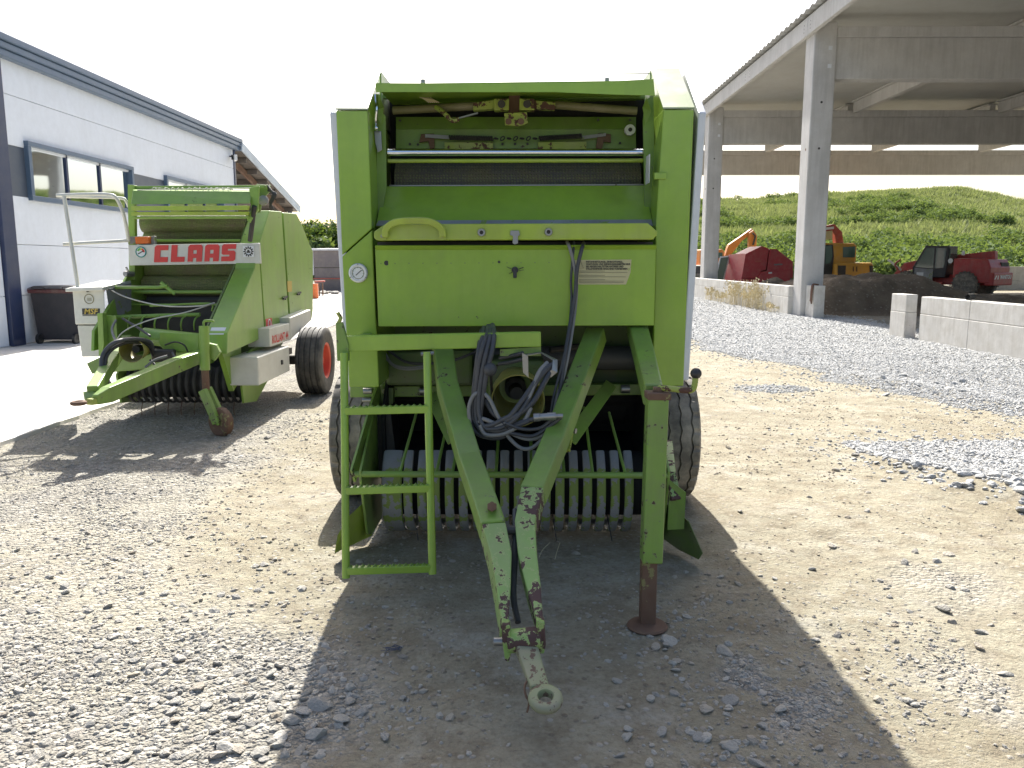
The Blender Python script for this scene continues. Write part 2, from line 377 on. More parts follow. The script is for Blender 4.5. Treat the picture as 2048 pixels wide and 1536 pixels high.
def ground_mat():
    m, nt, b = newmat('dirt_and_gravel'); tc = nd(nt, 'ShaderNodeTexCoord').outputs['Object']
    gm = nd(nt, 'ShaderNodeAttribute', attribute_name='gravel').outputs['Fac']
    n1 = noise(nt, tc, .7, 6, .62); n2 = noise(nt, tc, 5.5, 8, .68); n3 = noise(nt, tc, 42, 5, .65)
    dirt = mix(nt, ramp(nt, n1, [(.32, g3(0)), (.68, g3(1))]), (.265, .235, .165), (.37, .345, .265))
    dirt = mix(nt, ramp(nt, n2, [(.42, g3(0)), (.66, g3(.85))]), dirt, (.21, .175, .12))
    dirt = mix(nt, ramp(nt, noise(nt, tc, 2.1, 7, .7), [(.52, g3(0)), (.7, g3(.7))]), dirt, (.41, .39, .335))
    dirt = mix(nt, ramp(nt, n3, [(.30, g3(.6)), (.5, g3(0))]), dirt, (.17, .14, .105))
    dirt = mix(nt, ramp(nt, n3, [(.55, g3(0)), (.75, g3(.6))]), dirt, (.39, .365, .30))
    v = nd(nt, 'ShaderNodeTexVoronoi', Scale=38.0); nt.links.new(tc, v.inputs['Vector'])
    v2 = nd(nt, 'ShaderNodeTexVoronoi', Scale=85.0); nt.links.new(tc, v2.inputs['Vector'])
    s = nd(nt, 'ShaderNodeSeparateColor'); nt.links.new(v.outputs['Color'], s.inputs[0])
    gr = ramp(nt, s.outputs[0], [(0, (.17, .16, .14)), (.5, (.26, .245, .215)), (.8, (.34, .32, .28)), (1, (.44, .415, .365))])
    gr = mix(nt, ramp(nt, v.outputs[0], [(.6, g3(0)), (.98, g3(.6))]), gr, (.15, .14, .12))
    gr = mix(nt, ramp(nt, n1, [(.42, g3(0)), (.62, g3(.55))]), gr, (.36, .335, .265))
    f = math_n(nt, 'ADD', gm, math_n(nt, 'MULTIPLY', math_n(nt, 'SUBTRACT', n2, .5), .7))
    fr = ramp(nt, f, [(.3, g3(0)), (.62, g3(1))])
    b.inputs['Roughness'].default_value = .95; b.inputs['Specular IOR Level'].default_value = .2
    hv = ramp(nt, v.outputs[0], [(0, g3(1)), (.8, g3(0))]); hv2 = ramp(nt, v2.outputs[0], [(0, g3(1)), (.8, g3(0))])
    hg = math_n(nt, 'ADD', hv, math_n(nt, 'MULTIPLY', hv2, .5))
    v3 = nd(nt, 'ShaderNodeTexVoronoi', Scale=24.0); nt.links.new(tc, v3.inputs['Vector'])
    s3 = nd(nt, 'ShaderNodeSeparateColor'); nt.links.new(v3.outputs['Color'], s3.inputs[0])
    peb = math_n(nt, 'MULTIPLY', ramp(nt, v3.outputs[0], [(.05, g3(1)), (.34, g3(0))]), ramp(nt, s3.outputs[1], [(.45, g3(0)), (.6, g3(1))]))
    pebm = math_n(nt, 'MULTIPLY', ramp(nt, v3.outputs[0], [(.24, g3(1)), (.32, g3(0))]), ramp(nt, s3.outputs[1], [(.45, g3(0)), (.6, g3(.75))]))
    hd = math_n(nt, 'ADD', math_n(nt, 'ADD', math_n(nt, 'MULTIPLY', noise(nt, tc, 9, 8, .72), 1.6), math_n(nt, 'MULTIPLY', noise(nt, tc, 60, 4, .7), .55)), math_n(nt, 'MULTIPLY', peb, .5))
    dirt = mix(nt, pebm, dirt, ramp(nt, s3.outputs[2], [(0, (.18, .15, .115)), (.5, (.30, .265, .215)), (1, (.42, .40, .36))]))
    c = mix(nt, fr, dirt, gr); nt.links.new(c, b.inputs['Base Color'])
    h = mix(nt, fr, hd, hg); bumpn(nt, h, .9, .022, b)
    return m
me.materials.append(ground_mat())
ground = bpy.data.objects.new('ground', me); col.objects.link(ground); tag(ground, kind='structure')

def concrete_pad_mat():
    m, nt, b = newmat('pale_concrete_slab'); tc = nd(nt, 'ShaderNodeTexCoord').outputs['Object']
    n1 = noise(nt, tc, .5, 7, .65); n2 = noise(nt, tc, 14, 5, .6)
    c = mix(nt, ramp(nt, n1, [(.3, g3(0)), (.7, g3(1))]), (.52, .49, .44), (.66, .635, .59))
    c = mix(nt, ramp(nt, n2, [(.6, g3(0)), (.75, g3(.5))]), c, (.40, .36, .30))
    c = mix(nt, ramp(nt, noise(nt, tc, 1.3, 6, .7), [(.60, g3(0)), (.68, g3(.55))]), c, (.42, .37, .29))
    nt.links.new(c, b.inputs['Base Color']); b.inputs['Roughness'].default_value = .85
    bumpn(nt, n2, .15, .01, b); return m
PADM = concrete_pad_mat()
pad = MB()
yy = np.arange(-2, 36.01, .25)
edge = -4.66+(fbm(yy*0+3, yy, .8, 3, 3)-.5)*.22+np.interp(yy, [0, 10, 36], [.05, 0, -.25])
for i in range(len(yy)-1):
    y0, y1, e0, e1 = yy[i], yy[i+1], edge[i], edge[i+1]
    pad.add([(-9.75, y0, .004), (e0, y0, .004), (e1, y1, .004), (-9.75, y1, .004), (e0+.015, y0, -.07), (e1+.015, y1, -.07)], [(0, 1, 2, 3), (1, 4, 5, 2)])
jt = MB()
for yj in np.arange(7, 36, 4.2): jt.bb(-9.7, -4.85, yj-.012, yj+.012, -.03, .0055)
for xj in (-7.2,): jt.bb(xj-.012, xj+.012, -1, 35, -.03, .0062)
po = obj('concrete_pad', pad, PADM, recalc=False); tag(po, kind='structure'); obj('slab_joint', jt, 'ink_grey', po)
# far yard behind the pad
fy = MB(); fy.add([(-40, 36.02, .02), (-3.5, 36.02, .02), (-2.5, 44, .02), (-40, 44, .02)], [(0, 1, 2, 3)])
tag(obj('concrete_yard', fy, PADM, recalc=False), kind='structure')

# ------------------------------------------------------------------ rock shapes
def rock_mesh(seed, flat=.6, sub=2):
    r = random.Random(seed); bm = bmesh.new(); bmesh.ops.create_icosphere(bm, subdivisions=sub, radius=1)
    planes = []
    for _ in range(11):
        d = V((r.gauss(0, 1), r.gauss(0, 1), r.gauss(0, 1))).normalized(); planes.append((d, r.uniform(.55, .85)))
    sx, sy, sz = r.uniform(.75, 1.25), r.uniform(.6, .95), flat*r.uniform(.7, 1.15)
    for v in bm.verts:
        for d, k in planes:
            t = v.co.dot(d)
            if t > k: v.co -= d*(t-k)
        v.co = V((v.co.x*sx, v.co.y*sy, v.co.z*sz))
    me = bpy.data.meshes.new('rock'); bm.to_mesh(me); bm.free(); return me
def stone_mat(name, cols):
    m, nt, b = newmat(name); oi = nd(nt, 'ShaderNodeObjectInfo').outputs['Random']; tc = nd(nt, 'ShaderNodeTexCoord').outputs['Object']
    k = len(cols); c = ramp(nt, oi, [(i/(k-1), q) for i, q in enumerate(cols)])
    n = noise(nt, tc, 2.5, 6, .65)
    c = mix(nt, ramp(nt, n, [(.35, g3(0)), (.7, g3(.55))]), c, (.36, .325, .265))
    nt.links.new(c, b.inputs['Base Color']); b.inputs['Roughness'].default_value = .9
    bumpn(nt, n, .5, .12, b); return m
SM_MIX = stone_mat('mixed_grey_stone', [(.28, .27, .25), (.36, .345, .31), (.44, .42, .375), (.32, .31, .285), (.50, .475, .43), (.36, .31, .245)])
SM_BLUE = stone_mat('blue_grey_crushed_stone', [(.38, .39, .395), (.46, .47, .475), (.54, .55, .55), (.42, .43, .435), (.60, .605, .60)])
SM_TAN = stone_mat('tan_stone', [(.26, .21, .15), (.36, .31, .235), (.43, .39, .32), (.24, .195, .15), (.38, .36, .325)])
def scatter(name, pts, sizes, mat, label, variants=5, sub=1, flat=.55, seed=0):
    me = bpy.data.meshes.new(name); n = len(pts)
    me.vertices.add(n); me.vertices.foreach_set('co', np.asarray(pts, float).ravel())
    a = me.attributes.new('sz', 'FLOAT_VECTOR', 'POINT'); s3 = np.stack([sizes]*3, -1); a.data.foreach_set('vector', s3.ravel())
    a = me.attributes.new('rot', 'FLOAT_VECTOR', 'POINT')
    rr = np.stack([rng.normal(0, .28, n), rng.normal(0, .28, n), rng.uniform(0, 6.283, n)], -1); a.data.foreach_set('vector', rr.ravel())
    o = bpy.data.objects.new(name, me); col.objects.link(o)
    cl = bpy.data.collections.new(name+'_shapes')
    for i in range(variants):
        rm = rock_mesh(seed*50+i+1, flat, sub); rm.materials.append(mat); cl.objects.link(bpy.data.objects.new('rock_shape', rm))
    return instancer(o, cl, label)
def instancer(o, cl, label):
    ng = bpy.data.node_groups.new(o.name+'_spread', 'GeometryNodeTree')
    ng.interface.new_socket('Geometry', in_out='INPUT', socket_type='NodeSocketGeometry'); ng.interface.new_socket('Geometry', in_out='OUTPUT', socket_type='NodeSocketGeometry')
    I = ng.nodes.new('NodeGroupInput'); O = ng.nodes.new('NodeGroupOutput'); ip = ng.nodes.new('GeometryNodeInstanceOnPoints')
    ci = ng.nodes.new('GeometryNodeCollectionInfo'); ci.inputs[0].default_value = cl; ci.inputs['Separate Children'].default_value = True; ci.inputs['Reset Children'].default_value = True
    ip.inputs['Pick Instance'].default_value = True
    def attr(nm):
        a = ng.nodes.new('GeometryNodeInputNamedAttribute'); a.data_type = 'FLOAT_VECTOR'; a.inputs[0].default_value = nm; return a.outputs[0]
    L = ng.links.new
    L(I.outputs[0], ip.inputs['Points']); L(ci.outputs[0], ip.inputs['Instance'])
    L(attr('sz'), ip.inputs['Scale'])
    e2r = ng.nodes.new('FunctionNodeEulerToRotation'); L(attr('rot'), e2r.inputs[0]); L(e2r.outputs[0], ip.inputs['Rotation'])
    L(ip.outputs[0], O.inputs[0])
    md = o.modifiers.new('spread', 'NODES'); md.node_group = ng
    tag(o, label=label, kind='stuff'); return o
def sample(n, x0, x1, y0, y1, dens):
    x = rng.uniform(x0, x1, n); y = rng.uniform(y0, y1, n); k = rng.uniform(0, 1, n) < dens(x, y); return x[k], y[k]
def seenw(x, y):            # keep to what the photograph (and a step to the side of it) looks at
    return (np.abs(x) < .78*y+1.2) & (y > 1.6)
def put(name, x, y, s, mat, label, seed, flat=.55, sub=1):
    z = gz(x, y)+s*.05*flat
    return scatter(name, np.stack([x, y, z], -1), s, mat, label, 6, sub, flat, seed)
# grey gravel of the yard on the left and in front
x, y = sample(230000, -4.75, 1.9, 1.7, 9.5, lambda x, y: gravel_mask(x, y)*np.clip(1.25-y*.10, .2, 1)*seenw(x, y)*(x > -4.7)*(.25+.75*sstep(.4, .6, fbm(x, y, 1.3, 3, 77))))
put('gravel', x, y, np.clip(rng.lognormal(-4.78, .45, len(x)), .004, .03), SM_MIX, 'grey gravel strewn over the dirt on the left and in front of the baler', 1, .6)
x, y = sample(9000, -4.6, 1.6, 1.7, 8.5, lambda x, y: gravel_mask(x, y)*seenw(x, y)*np.maximum(.7*sstep(.45, .62, fbm(x, y, .8, 3, 91)), 1.6*np.exp(-(((x+1.0)/.5)**2+((y-2.75)/.45)**2))))
put('coarse_gravel', x, y, np.clip(rng.lognormal(-3.95, .32, len(x)), .012, .036), SM_MIX, 'coarser broken stones lying among the grey gravel', 2, .5)
# blue grey crushed stone along the shed
x, y = sample(420000, 2.4, 9.6, 6.0, 40, lambda x, y: (gravel_mask(x, y) > .35+.3*rng.uniform(0, 1, len(x)))*seenw(x, y)*np.clip((13/np.maximum(y, 6))**1.1, .12, 1)*(x > 2.5))
k = rng.uniform(0, 1, len(x)) < .22; x = x+k*rng.normal(0, .38, len(x)); y = y+k*rng.normal(0, .5, len(x))
put('crushed_stone', x, y, np.clip(rng.lognormal(-3.85, .32, len(x)), .012, .045)*np.clip(y/14, .8, 1.5), SM_BLUE, 'pale blue-grey crushed stone spread along the concrete shed', 3, .65)
x, y = sample(16000, 2.7, 4.9, 5.0, 7.5, lambda x, y: (gravel_mask(x, y) > .5)*.55)
k = rng.uniform(0, 1, len(x)) < .3; x = x+k*rng.normal(0, .22, len(x)); y = y+k*rng.normal(0, .22, len(x))
put('gravel_tongue', x, y, np.clip(rng.lognormal(-4.0, .35, len(x)), .01, .035), SM_BLUE, 'grey gravel patch spilling into the dirt on the right', 4, .6)
# sparse stones on the dirt
x, y = sample(130000, -2.2, 9, 1.7, 26, lambda x, y: seenw(x, y)*(1-gravel_mask(x, y))*np.clip(5/np.maximum(y, 1.7), .12, 1)*(.10+.9*sstep(.42, .68, fbm(x, y, .9, 3, 55))))
put('dirt_stones', x, y, np.clip(rng.lognormal(-4.95, .55, len(x)), .004, .028), SM_TAN, 'small tan stones and clods on the dry dirt', 5, .6)
# bigger stones that can be picked out one by one
BIG = [rock_mesh(900+i, .55, 2) for i in range(8)]
BIGB = [rock_mesh(950+i, .65, 2) for i in range(8)]
for q in BIG: q.materials.append(SM_MIX)
for q in BIGB: q.materials.append(SM_BLUE)
def stone(px, py, w, meshes, label, group, name='stone', cat='stone'):
    p = G(px, py, 0.0); s = w/2*p.length/FPX*.86
    o = bpy.data.objects.new(name, random.choice(meshes)); col.objects.link(o)
    z = float(gz(p.x, p.y)); o.location = (p.x, p.y, z+s*.14); o.scale = (s, s, s*random.uniform(.6, .9))
    o.rotation_euler = (random.gauss(0, .25), random.gauss(0, .25), random.uniform(0, 6.28)); return tag(o, label, cat, group)
for px, py, w in [(585, 1440, 62), (640, 1412, 70), (612, 1425, 44), (632, 1468, 60), (688, 1440, 50), (560, 1475, 42), (520, 1505, 58), (455, 1500, 56), (478, 1345, 40), (395, 1378, 44), (436, 1325, 34),
        (540, 1350, 36), (645, 1342, 34), (560, 1333, 38), (505, 1392, 40), (360, 1318, 44), (300, 1335, 34), (130, 1170, 36), (270, 1320, 30), (470, 1430, 38), (415, 1410, 36), (545, 1415, 46), (590, 1395, 30),
        (430, 1460, 36), (350, 1400, 34), (385, 1340, 30), (480, 1310, 26), (605, 1180, 28), (515, 1180, 24), (330, 1500, 40), (600, 1500, 44), (640, 1510, 36), (500, 1545, 44), (250, 1420, 30), (160, 1420, 28),
        (700, 1380, 44), (770, 1470, 46), (700, 1405, 40)]:
    stone(px, py, w, BIG, 'broken grey stone lying on the gravel left of the hitch eye', 'larger stones on the left gravel')
for i in range(70):
    px = random.uniform(0, 660); py = random.uniform(1090, 1530)
    stone(px, py, random.uniform(18, 34)*(py/1400), BIG, 'broken grey stone lying on the gravel left of the hitch eye', 'larger stones on the left gravel')
for i in range(75):
    t = random.random(); px = 1755+t*300+random.gauss(0, 8); py = 915+t*72+random.gauss(0, 7+9*t)
    stone(px, py, random.uniform(16, 34)*(.6+.6*t), BIGB, 'blue-grey broken stone in the ridge of stones on the right dirt', 'stones of the gravel ridge')
for px, py, w in [(1885, 1210, 40), (1965, 1255, 32), (1960, 1285, 30), (1815, 1395, 34), (1830, 1402, 30), (1735, 1330, 24), (1810, 1120, 30), (1830, 1100, 22), (1480, 1020, 24), (1672, 935, 24), (1710, 910, 22),
        (1735, 1020, 22), (1665, 1085, 30), (1625, 1130, 26), (1900, 1170, 28), (1930, 1175, 26), (1820, 1215, 22), (1440, 1150, 24), (1475, 1165, 26), (2010, 1340, 34), (1905, 1235, 26), (1550, 1155, 22), (1875, 1120, 26), (1900, 1105, 24), (1780, 1185, 20)]:
    stone(px, py, w, BIG, 'grey stone lying loose on the sunlit dirt right of the jack', 'loose stones on the right dirt')
for i in range(55):
    px = random.uniform(1230, 1700); py = random.uniform(1260, 1530)
    if px > 1330+(py-1120)*.86: continue
    stone(px, py, random.uniform(20, 50), BIG, 'grey stone in the shade on the ground right of the hitch eye', 'stones in the shade by the hitch')
for i in range(26):
    stone(random.uniform(1740, 1960), random.uniform(745, 790), random.uniform(12, 26), BIGB, 'blue-grey stone on the low heap at the crushed stone edge', 'stones at the crushed stone edge')

# ------------------------------------------------------------------ white workshop hall on the left
XB = -9.72
hall = thing('workshop_hall', (XB, 18, 0), 'white workshop hall with dark window band and slate blue roof edge', 'building')
obj('wall', MB().bb(XB-7, XB-.10, 6, 28.2, 0, 5.5), 'panel_white', hall)
rows = [(0.02, .955), (.965, 1.94), (1.95, 2.875), (3.83, 4.765), (4.775, 5.50)]
for z0, z1 in rows:
    for y0, y1 in ((6.0, 15.18), (15.62, 28.1)): obj('wall_panel', MB().bb(XB-.1, XB, y0, y1, z0, z1), 'panel_white', hall, bevel=.006)
for y0, y1 in ((6, 9), (13.4, 15.18), (15.62, 16.2), (20.6, 22.5), (26.9, 28.1)): obj('wall_panel', MB().bb(XB-.1, XB-.004, y0, y1, 2.88, 3.825), 'panel_grey', hall, bevel=.006)
for y0, y1 in ((9.0, 13.4), (16.2, 20.6), (22.5, 26.9)):
    w = MB(); t = .11
    w.bb(XB-.06, XB+.09, y0, y1, 3.88, 3.97); w.bb(XB-.06, XB+.09, y0, y1, 2.82, 2.92)
    w.bb(XB-.06, XB+.085, y0, y0+t, 2.9201, 3.8799); w.bb(XB-.06, XB+.085, y1-t, y1, 2.9201, 3.8799)
    wo = obj('window', w, 'trim', hall, bevel=.008)
    d = (y1-y0-2*t)/3
    for k in range(3):
        obj('pane', MB().bb(XB-.05, XB-.035, y0+t+k*d+.03, y0+t+(k+1)*d-.03, 2.925, 3.875), 'mirror_glass', wo)
        if k: obj('mullion', MB().bb(XB-.055, XB+.0, y0+t+k*d-.035, y0+t+k*d+.035, 2.9201, 3.8799), 'trim_dark', wo)
    obj('backing', MB().bb(XB-.098, XB-.075, y0, y1, 2.85, 3.93), 'dark', wo)
obj('post', MB().bb(XB-.05, XB+.07, 15.2, 15.6, 0, 5.4), 'trim_dark', hall, bevel=.01)
obj('corner_trim', MB().bb(XB-.3, XB+.03, 28.1, 28.26, 0, 5.4), 'trim_dark', hall, bevel=.01)
for k, (z0, z1, dx) in enumerate(((5.40, 5.53, .16), (5.535, 5.66, .20), (5.665, 5.80, .24))):
    obj('roof_edge', MB().bb(XB-.4, XB+dx, 5.9, 28.5, z0, z1), 'trim', hall, bevel=.02)
obj('roof', MB().prism([V((XB-7.2, 5.9, 6.2)), V((XB-.3, 5.9, 5.74)), V((XB-.3, 5.9, 5.62)), V((XB-7.2, 5.9, 5.65))], (0, 22.5, 0)), 'trim', hall)
obj('plinth', MB().bb(XB-.09, XB+.01, 6, 28.2, -.05, .018), 'concrete', hall)
fl = thing('flood_light', (XB+.1, 27.8, 5.1), 'small grey floodlight under the roof edge at the far hall corner', 'lamp')
obj('bracket', MB().bb(XB, XB+.12, 27.75, 27.79, 5.12, 5.16).bb(XB+.1, XB+.13, 27.65, 27.88, 5.02, 5.18), 'black', fl)
obj('lens', MB().box((XB+.22, 27.7, 5.08), (.10, .26, .2), Matrix.Rotation(R(25), 3, 'Z')), 'white_plain', fl, bevel=.02)
# lean-to roof behind the hall
lt = thing('lean_to_canopy', (-14, 31, 0), 'open lean-to canopy sloping down behind the white hall', 'canopy')
A = [V((-9.55, 28.4, 5.42)), V((-9.55, 35.5, 3.78)), V((-9.55, 35.5, 3.95)), V((-9.55, 28.4, 5.6))]
obj('roof', MB().prism([p-V((.03, 0, 0)) for p in A], (-9, 0, 0)), 'under_roof', lt)
obj('verge', MB().bars([(-9.5, 28.35, 5.56), (-9.5, 35.6, 3.88)], .06, .3), 'light_edge', lt, bevel=.01)
for k in range(6):
    y = 29.1+k*1.15; z = 5.40-(y-28.4)*.231; obj('purlin', MB().bb(-18, -9.6, y-.05, y+.05, z-.16, z-.005), 'under_roof', lt)
for xq in (-9.8, -14): obj('post', MB().bb(xq-.08, xq+.08, 35.0, 35.16, 0, 3.85), 'trim_dark', lt)
for xq in (-10.0, -13.5): obj('rafter', MB().bars([(xq, 28.4, 5.22), (xq, 35.3, 3.62)], .1, .2), 'rust', lt)
obj('back_wall', MB().bb(-18, -11.5, 34.5, 34.6, 0, 3.7), 'shed_wall', lt)
# bin by the wall
bn = thing('wheelie_bin', (-9.1, 16.2, 0), 'dark wheeled rubbish bin with dull red rim by the hall wall', 'bin')
def rect(cx, cy, z, wx, wy): return [V((cx-wx/2, cy-wy/2, z)), V((cx+wx/2, cy-wy/2, z)), V((cx+wx/2, cy+wy/2, z)), V((cx-wx/2, cy+wy/2, z))]
obj('body', MB().loft(rect(-9.12, 16.2, .07, .92, .66), rect(-9.1, 16.2, 1.08, 1.06, .80)), 'bin', bn, bevel=.03)
obj('rim', MB().loft(rect(-9.1, 16.2, 1.0, 1.10, .85), rect(-9.1, 16.2, 1.08, 1.12, .87)), 'dull_red', bn, bevel=.015)
obj('lid', MB().loft(rect(-9.1, 16.2, 1.085, 1.14, .9), rect(-9.1, 16.22, 1.14, .98, .72)), 'bin', bn, bevel=.02)
for s in (-.42, .3): obj('wheel', MB().cyl((-9.1+s, 15.78, .1), (-9.1+s+.06, 15.78, .1), .1), 'black', bn, smooth=35)
for s in (-.3, .3): obj('handle', MB().tube(spline([(-9.1+s-.12, 15.76, 1.07), (-9.1+s-.1, 15.70, 1.12), (-9.1+s+.1, 15.70, 1.12), (-9.1+s+.12, 15.76, 1.07)]), .014, 6), 'bin', bn)

# ------------------------------------------------------------------ concrete shed on the right
XS = 8.52
shed = thing('open_shed', (XS, 30, 0), 'open concrete frame shed with tall columns and corrugated roof edge', 'shed')
YC = (11.5, 24.25, 37.05, 49.9)
for i, yc in enumerate(YC):
    cmb = MB().bb(XS, XS+.66, yc, yc+.72, -.1, 8.42)
    co = obj('column', cmb, 'concrete', shed, bevel=.035)
    for zz in (6.0, 7.3): obj('hole', MB().cyl((XS+.3, yc-.003, zz-1.1), (XS+.3, yc+.02, zz-1.1), .035, 10), 'dark', co)
    for zz in (7.2, 7.7): obj('patch', MB().box((XS+.47, yc-.002, zz), (.11, .006, .11)), 'white', co)
    obj('hole', MB().cyl((XS-.003, yc+.25, 4.9), (XS+.02, yc+.25, 4.9), .04, 10), 'rust', co)
    obj('beam', MB().bb(XS+.6605, 36, yc+.08, yc+.56, 6.86, 8.0).bb(XS+.6605, 36, yc-.02, yc+.58, 8.0005, 8.28), 'concrete', shed, bevel=.02)
    obj('column', MB().bb(34.5, 35.06, yc, yc+.6, -.1, 6.92), 'concrete', shed)
for y0, y1 in ((4, 17.4), (17.41, 24.5), (24.51, 30.6), (30.61, 37.3), (37.31, 44), (44.01, 50.6)):
    e = obj('edge_beam', MB().bb(XS-.14, XS-.002, y0, y1, 8.10, 8.62), 'concrete', shed, bevel=.015)
    for k in (0, 1):
        for q in range(3): obj('bolt', MB().cyl((XS-.15, (y0+.25) if k == 0 else (y1-.25), 8.24+q*.1), (XS-.139, (y0+.25) if k == 0 else (y1-.25), 8.24+q*.1), .022, 8), 'steel', e)
for k in range(4):
    xq = 15.0+k*6.4
    for y0, y1 in zip(YC[:-1], YC[1:]): obj('purlin', MB().bb(xq-.12, xq+.12, y0+.59, y1-.03, 8.15, 8.60).bb(xq-.22, xq+.22, y0+.59, y1-.03, 8.6005, 8.67), 'concrete', shed, bevel=.01)
rf = MB(); yq = np.arange(3.8, 50.8, .11)
zq = [0.05 if (i % 4) in (1, 2) else 0 for i in range(len(yq))]
a = [(XS-.30, yq[i], 8.68+zq[i]) for i in range(len(yq))]+[(36, yq[i], 8.85+zq[i]) for i in range(len(yq))]
a += [(q[0], q[1], q[2]+.012) for q in a]; n = len(yq); fs = []
for i in range(n-1): fs += [(i, i+1, n+i+1, n+i), (2*n+i, 3*n+i, 3*n+i+1, 2*n+i+1), (i, 2*n+i, 2*n+i+1, i+1)]
rf.add(a, fs); obj('roof_sheet', rf, 'roof_metal', shed, recalc=False)
obj('roof_liner', MB().prism([V((XS-.05, 3.9, 8.655)), V((XS-.05, 3.9, 8.672)), V((36, 3.9, 8.842)), V((36, 3.9, 8.825))], (0, 46.7, 0)), 'liner', shed)
# low walls
def low_wall(name, y0, y1, label, h=.88, x0=8.38, th=.25):
    t = thing(name, (x0, (y0+y1)/2, 0), label, 'wall'); L = y1-y0; n = max(1, round(L/2.4)); d = L/n
    for k in range(n):
        obj('concrete_block', MB().bb(x0, x0+th, y0+k*d+.004, y0+(k+1)*d-.004, -.1, .54), 'concrete_wall', t, bevel=.012)
        obj('concrete_block', MB().bb(x0+.004, x0+th-.004, y0+k*d+.004, y0+(k+1)*d-.004, .544, h), 'concrete_wall', t, bevel=.015)
    return t
low_wall('low_concrete_wall', 24.95, 40, 'long low concrete wall running back from the near shed column, weeds at its foot')
low_wall('low_concrete_wall', 13.1, 16.75, 'low concrete wall with board joints nearest the camera on the right', .90)
lp = low_wall('concrete_stub', 17.25, 17.95, 'short freestanding concrete stub between the column and the low wall', .92, 8.32)
st2 = thing('concrete_stub', (8.75, 23.7, 0), 'narrow concrete stub against the foot of the near shed column', 'wall')
obj('concrete_block', MB().bb(8.66, 8.98, 23.55, 24.22, -.1, .93), 'concrete_wall', st2, bevel=.015)
rp = thing('hanging_rope', (8.62, 23.7, .6), 'dark red rope looped over the concrete stub at the column', 'rope')
for k in range(4):
    dx = k*.03; obj('strand', MB().tube(spline([(8.80, 23.62+dx, .955), (8.66, 23.60+dx, .965), (8.615, 23.58+dx, .85), (8.61, 23.6+dx, .6-.03*k), (8.60, 23.57+dx, .40+.04*k)]), .022, 6), 'dull_red' if k % 2 else 'rust', rp)
pc = thing('pipe_offcut', (8.5, 15.2, .9), 'short dark pipe piece lying on the near low wall', 'pipe')
obj('pipe_wall', MB().lathe([(.045, 0), (.06, 0), (.06, .18), (.045, .18)], (8.42, 15.1, .963), (1, .6, 0), 14, cap=False), 'dark', pc, smooth=35)
rg = thing('red_rag', (8.75, 16.95, 0), 'small red plastic scrap on the ground between the stub and the low wall', 'scrap')
rmb = MB(); rmb.ball((8.7, 17.0, .02), .09, 8); rmb.v = [(x+random.gauss(0, .015), y+random.gauss(0, .015), max(-.01, .015+(z-.02)*.4)) for x, y, z in rmb.v]
obj('scrap_sheet', rmb, 'red_letter', rg)
low_wall('low_concrete_wall', 47.8, 48.2, 'pale low concrete wall far right behind the red telehandler', 1.35, 25.5, 14)
# weeds at the wall
def weed(px, py, h, n, spread, label):
    p = WX(px, py, 8.27); p.z = 0; t = MB()
    for i in range(n):
        a = random.uniform(0, 6.28); r = random.uniform(0, spread); b = V((p.x-abs(math.cos(a)*r)*.35, p.y+math.sin(a)*r*2.2, -.02)); hh = h*random.uniform(.5, 1.1)
        lean = V((random.gauss(0, .18), random.gauss(0, .18), 0))*hh
        q = [b, b+lean*.3+V((0, 0, hh*.5)), b+lean+V((0, 0, hh))]; t.tube(q, [.0045, .0035, .0015], 3)
        if random.random() < .6:
            for k in range(4):
                e = q[2]-V((0, 0, hh*.1*k)); t.add([e, e+V((random.gauss(0, .05), random.gauss(0, .05), .05)), e+V((random.gauss(0, .02), 0, .09))], [(0, 1, 2)])
    tag(obj('dry_weed', t, 'straw', loc=(p.x, p.y, 0), recalc=False), label, 'weed', 'dry weeds along the long low wall')
for px, py, h, n in [(1424, 608, .5, 45), (1470, 606, .85, 80), (1498, 612, .7, 70), (1515, 616, .95, 70), (1444, 606, .4, 40), (1540, 618, .3, 40)]:
    weed(px, py, h, n, .5, 'clump of dry straw-coloured weeds at the foot of the long low wall')

# dirt heap under the shed
def heap(name, x0, x1, y0, y1, fn, mat, label, cat, res=.16):
    xa = np.arange(x0, x1+.01, res); ya = np.arange(y0, y1+.01, res); Xa, Ya = np.meshgrid(xa, ya); Z = fn(Xa, Ya)
    n = len(xa); mb = MB(); mb.v = [tuple(p) for p in np.stack([Xa, Ya, Z], -1).reshape(-1, 3)]
    mb.f = [(i*n+j, i*n+j+1, (i+1)*n+j+1, (i+1)*n+j) for i in range(len(ya)-1) for j in range(n-1)]
    o = obj(name, mb, mat, loc=((x0+x1)/2, (y0+y1)/2, 0), recalc=False)
    for p in o.data.polygons: p.use_smooth = True
    return tag(o, label, cat)
def soil_mat():
    m, nt, b = newmat('heaped_soil'); tc = nd(nt, 'ShaderNodeTexCoord').outputs['Object']
    c = mix(nt, ramp(nt, noise(nt, tc, 1.1, 8, .7), [(.35, g3(0)), (.65, g3(1))]), (.13, .10, .07), (.25, .20, .145))
    v = nd(nt, 'ShaderNodeTexVoronoi', Scale=7.0); nt.links.new(tc, v.inputs['Vector'])
    c = mix(nt, ramp(nt, v.outputs[0], [(.12, g3(.8)), (.26, g3(0))]), c, (.33, .30, .25))
    nt.links.new(c, b.inputs['Base Color']); b.inputs['Roughness'].default_value = .95
    bumpn(nt, noise(nt, tc, 5, 8, .75), 1.0, .12, b); return m
SOIL = soil_mat()
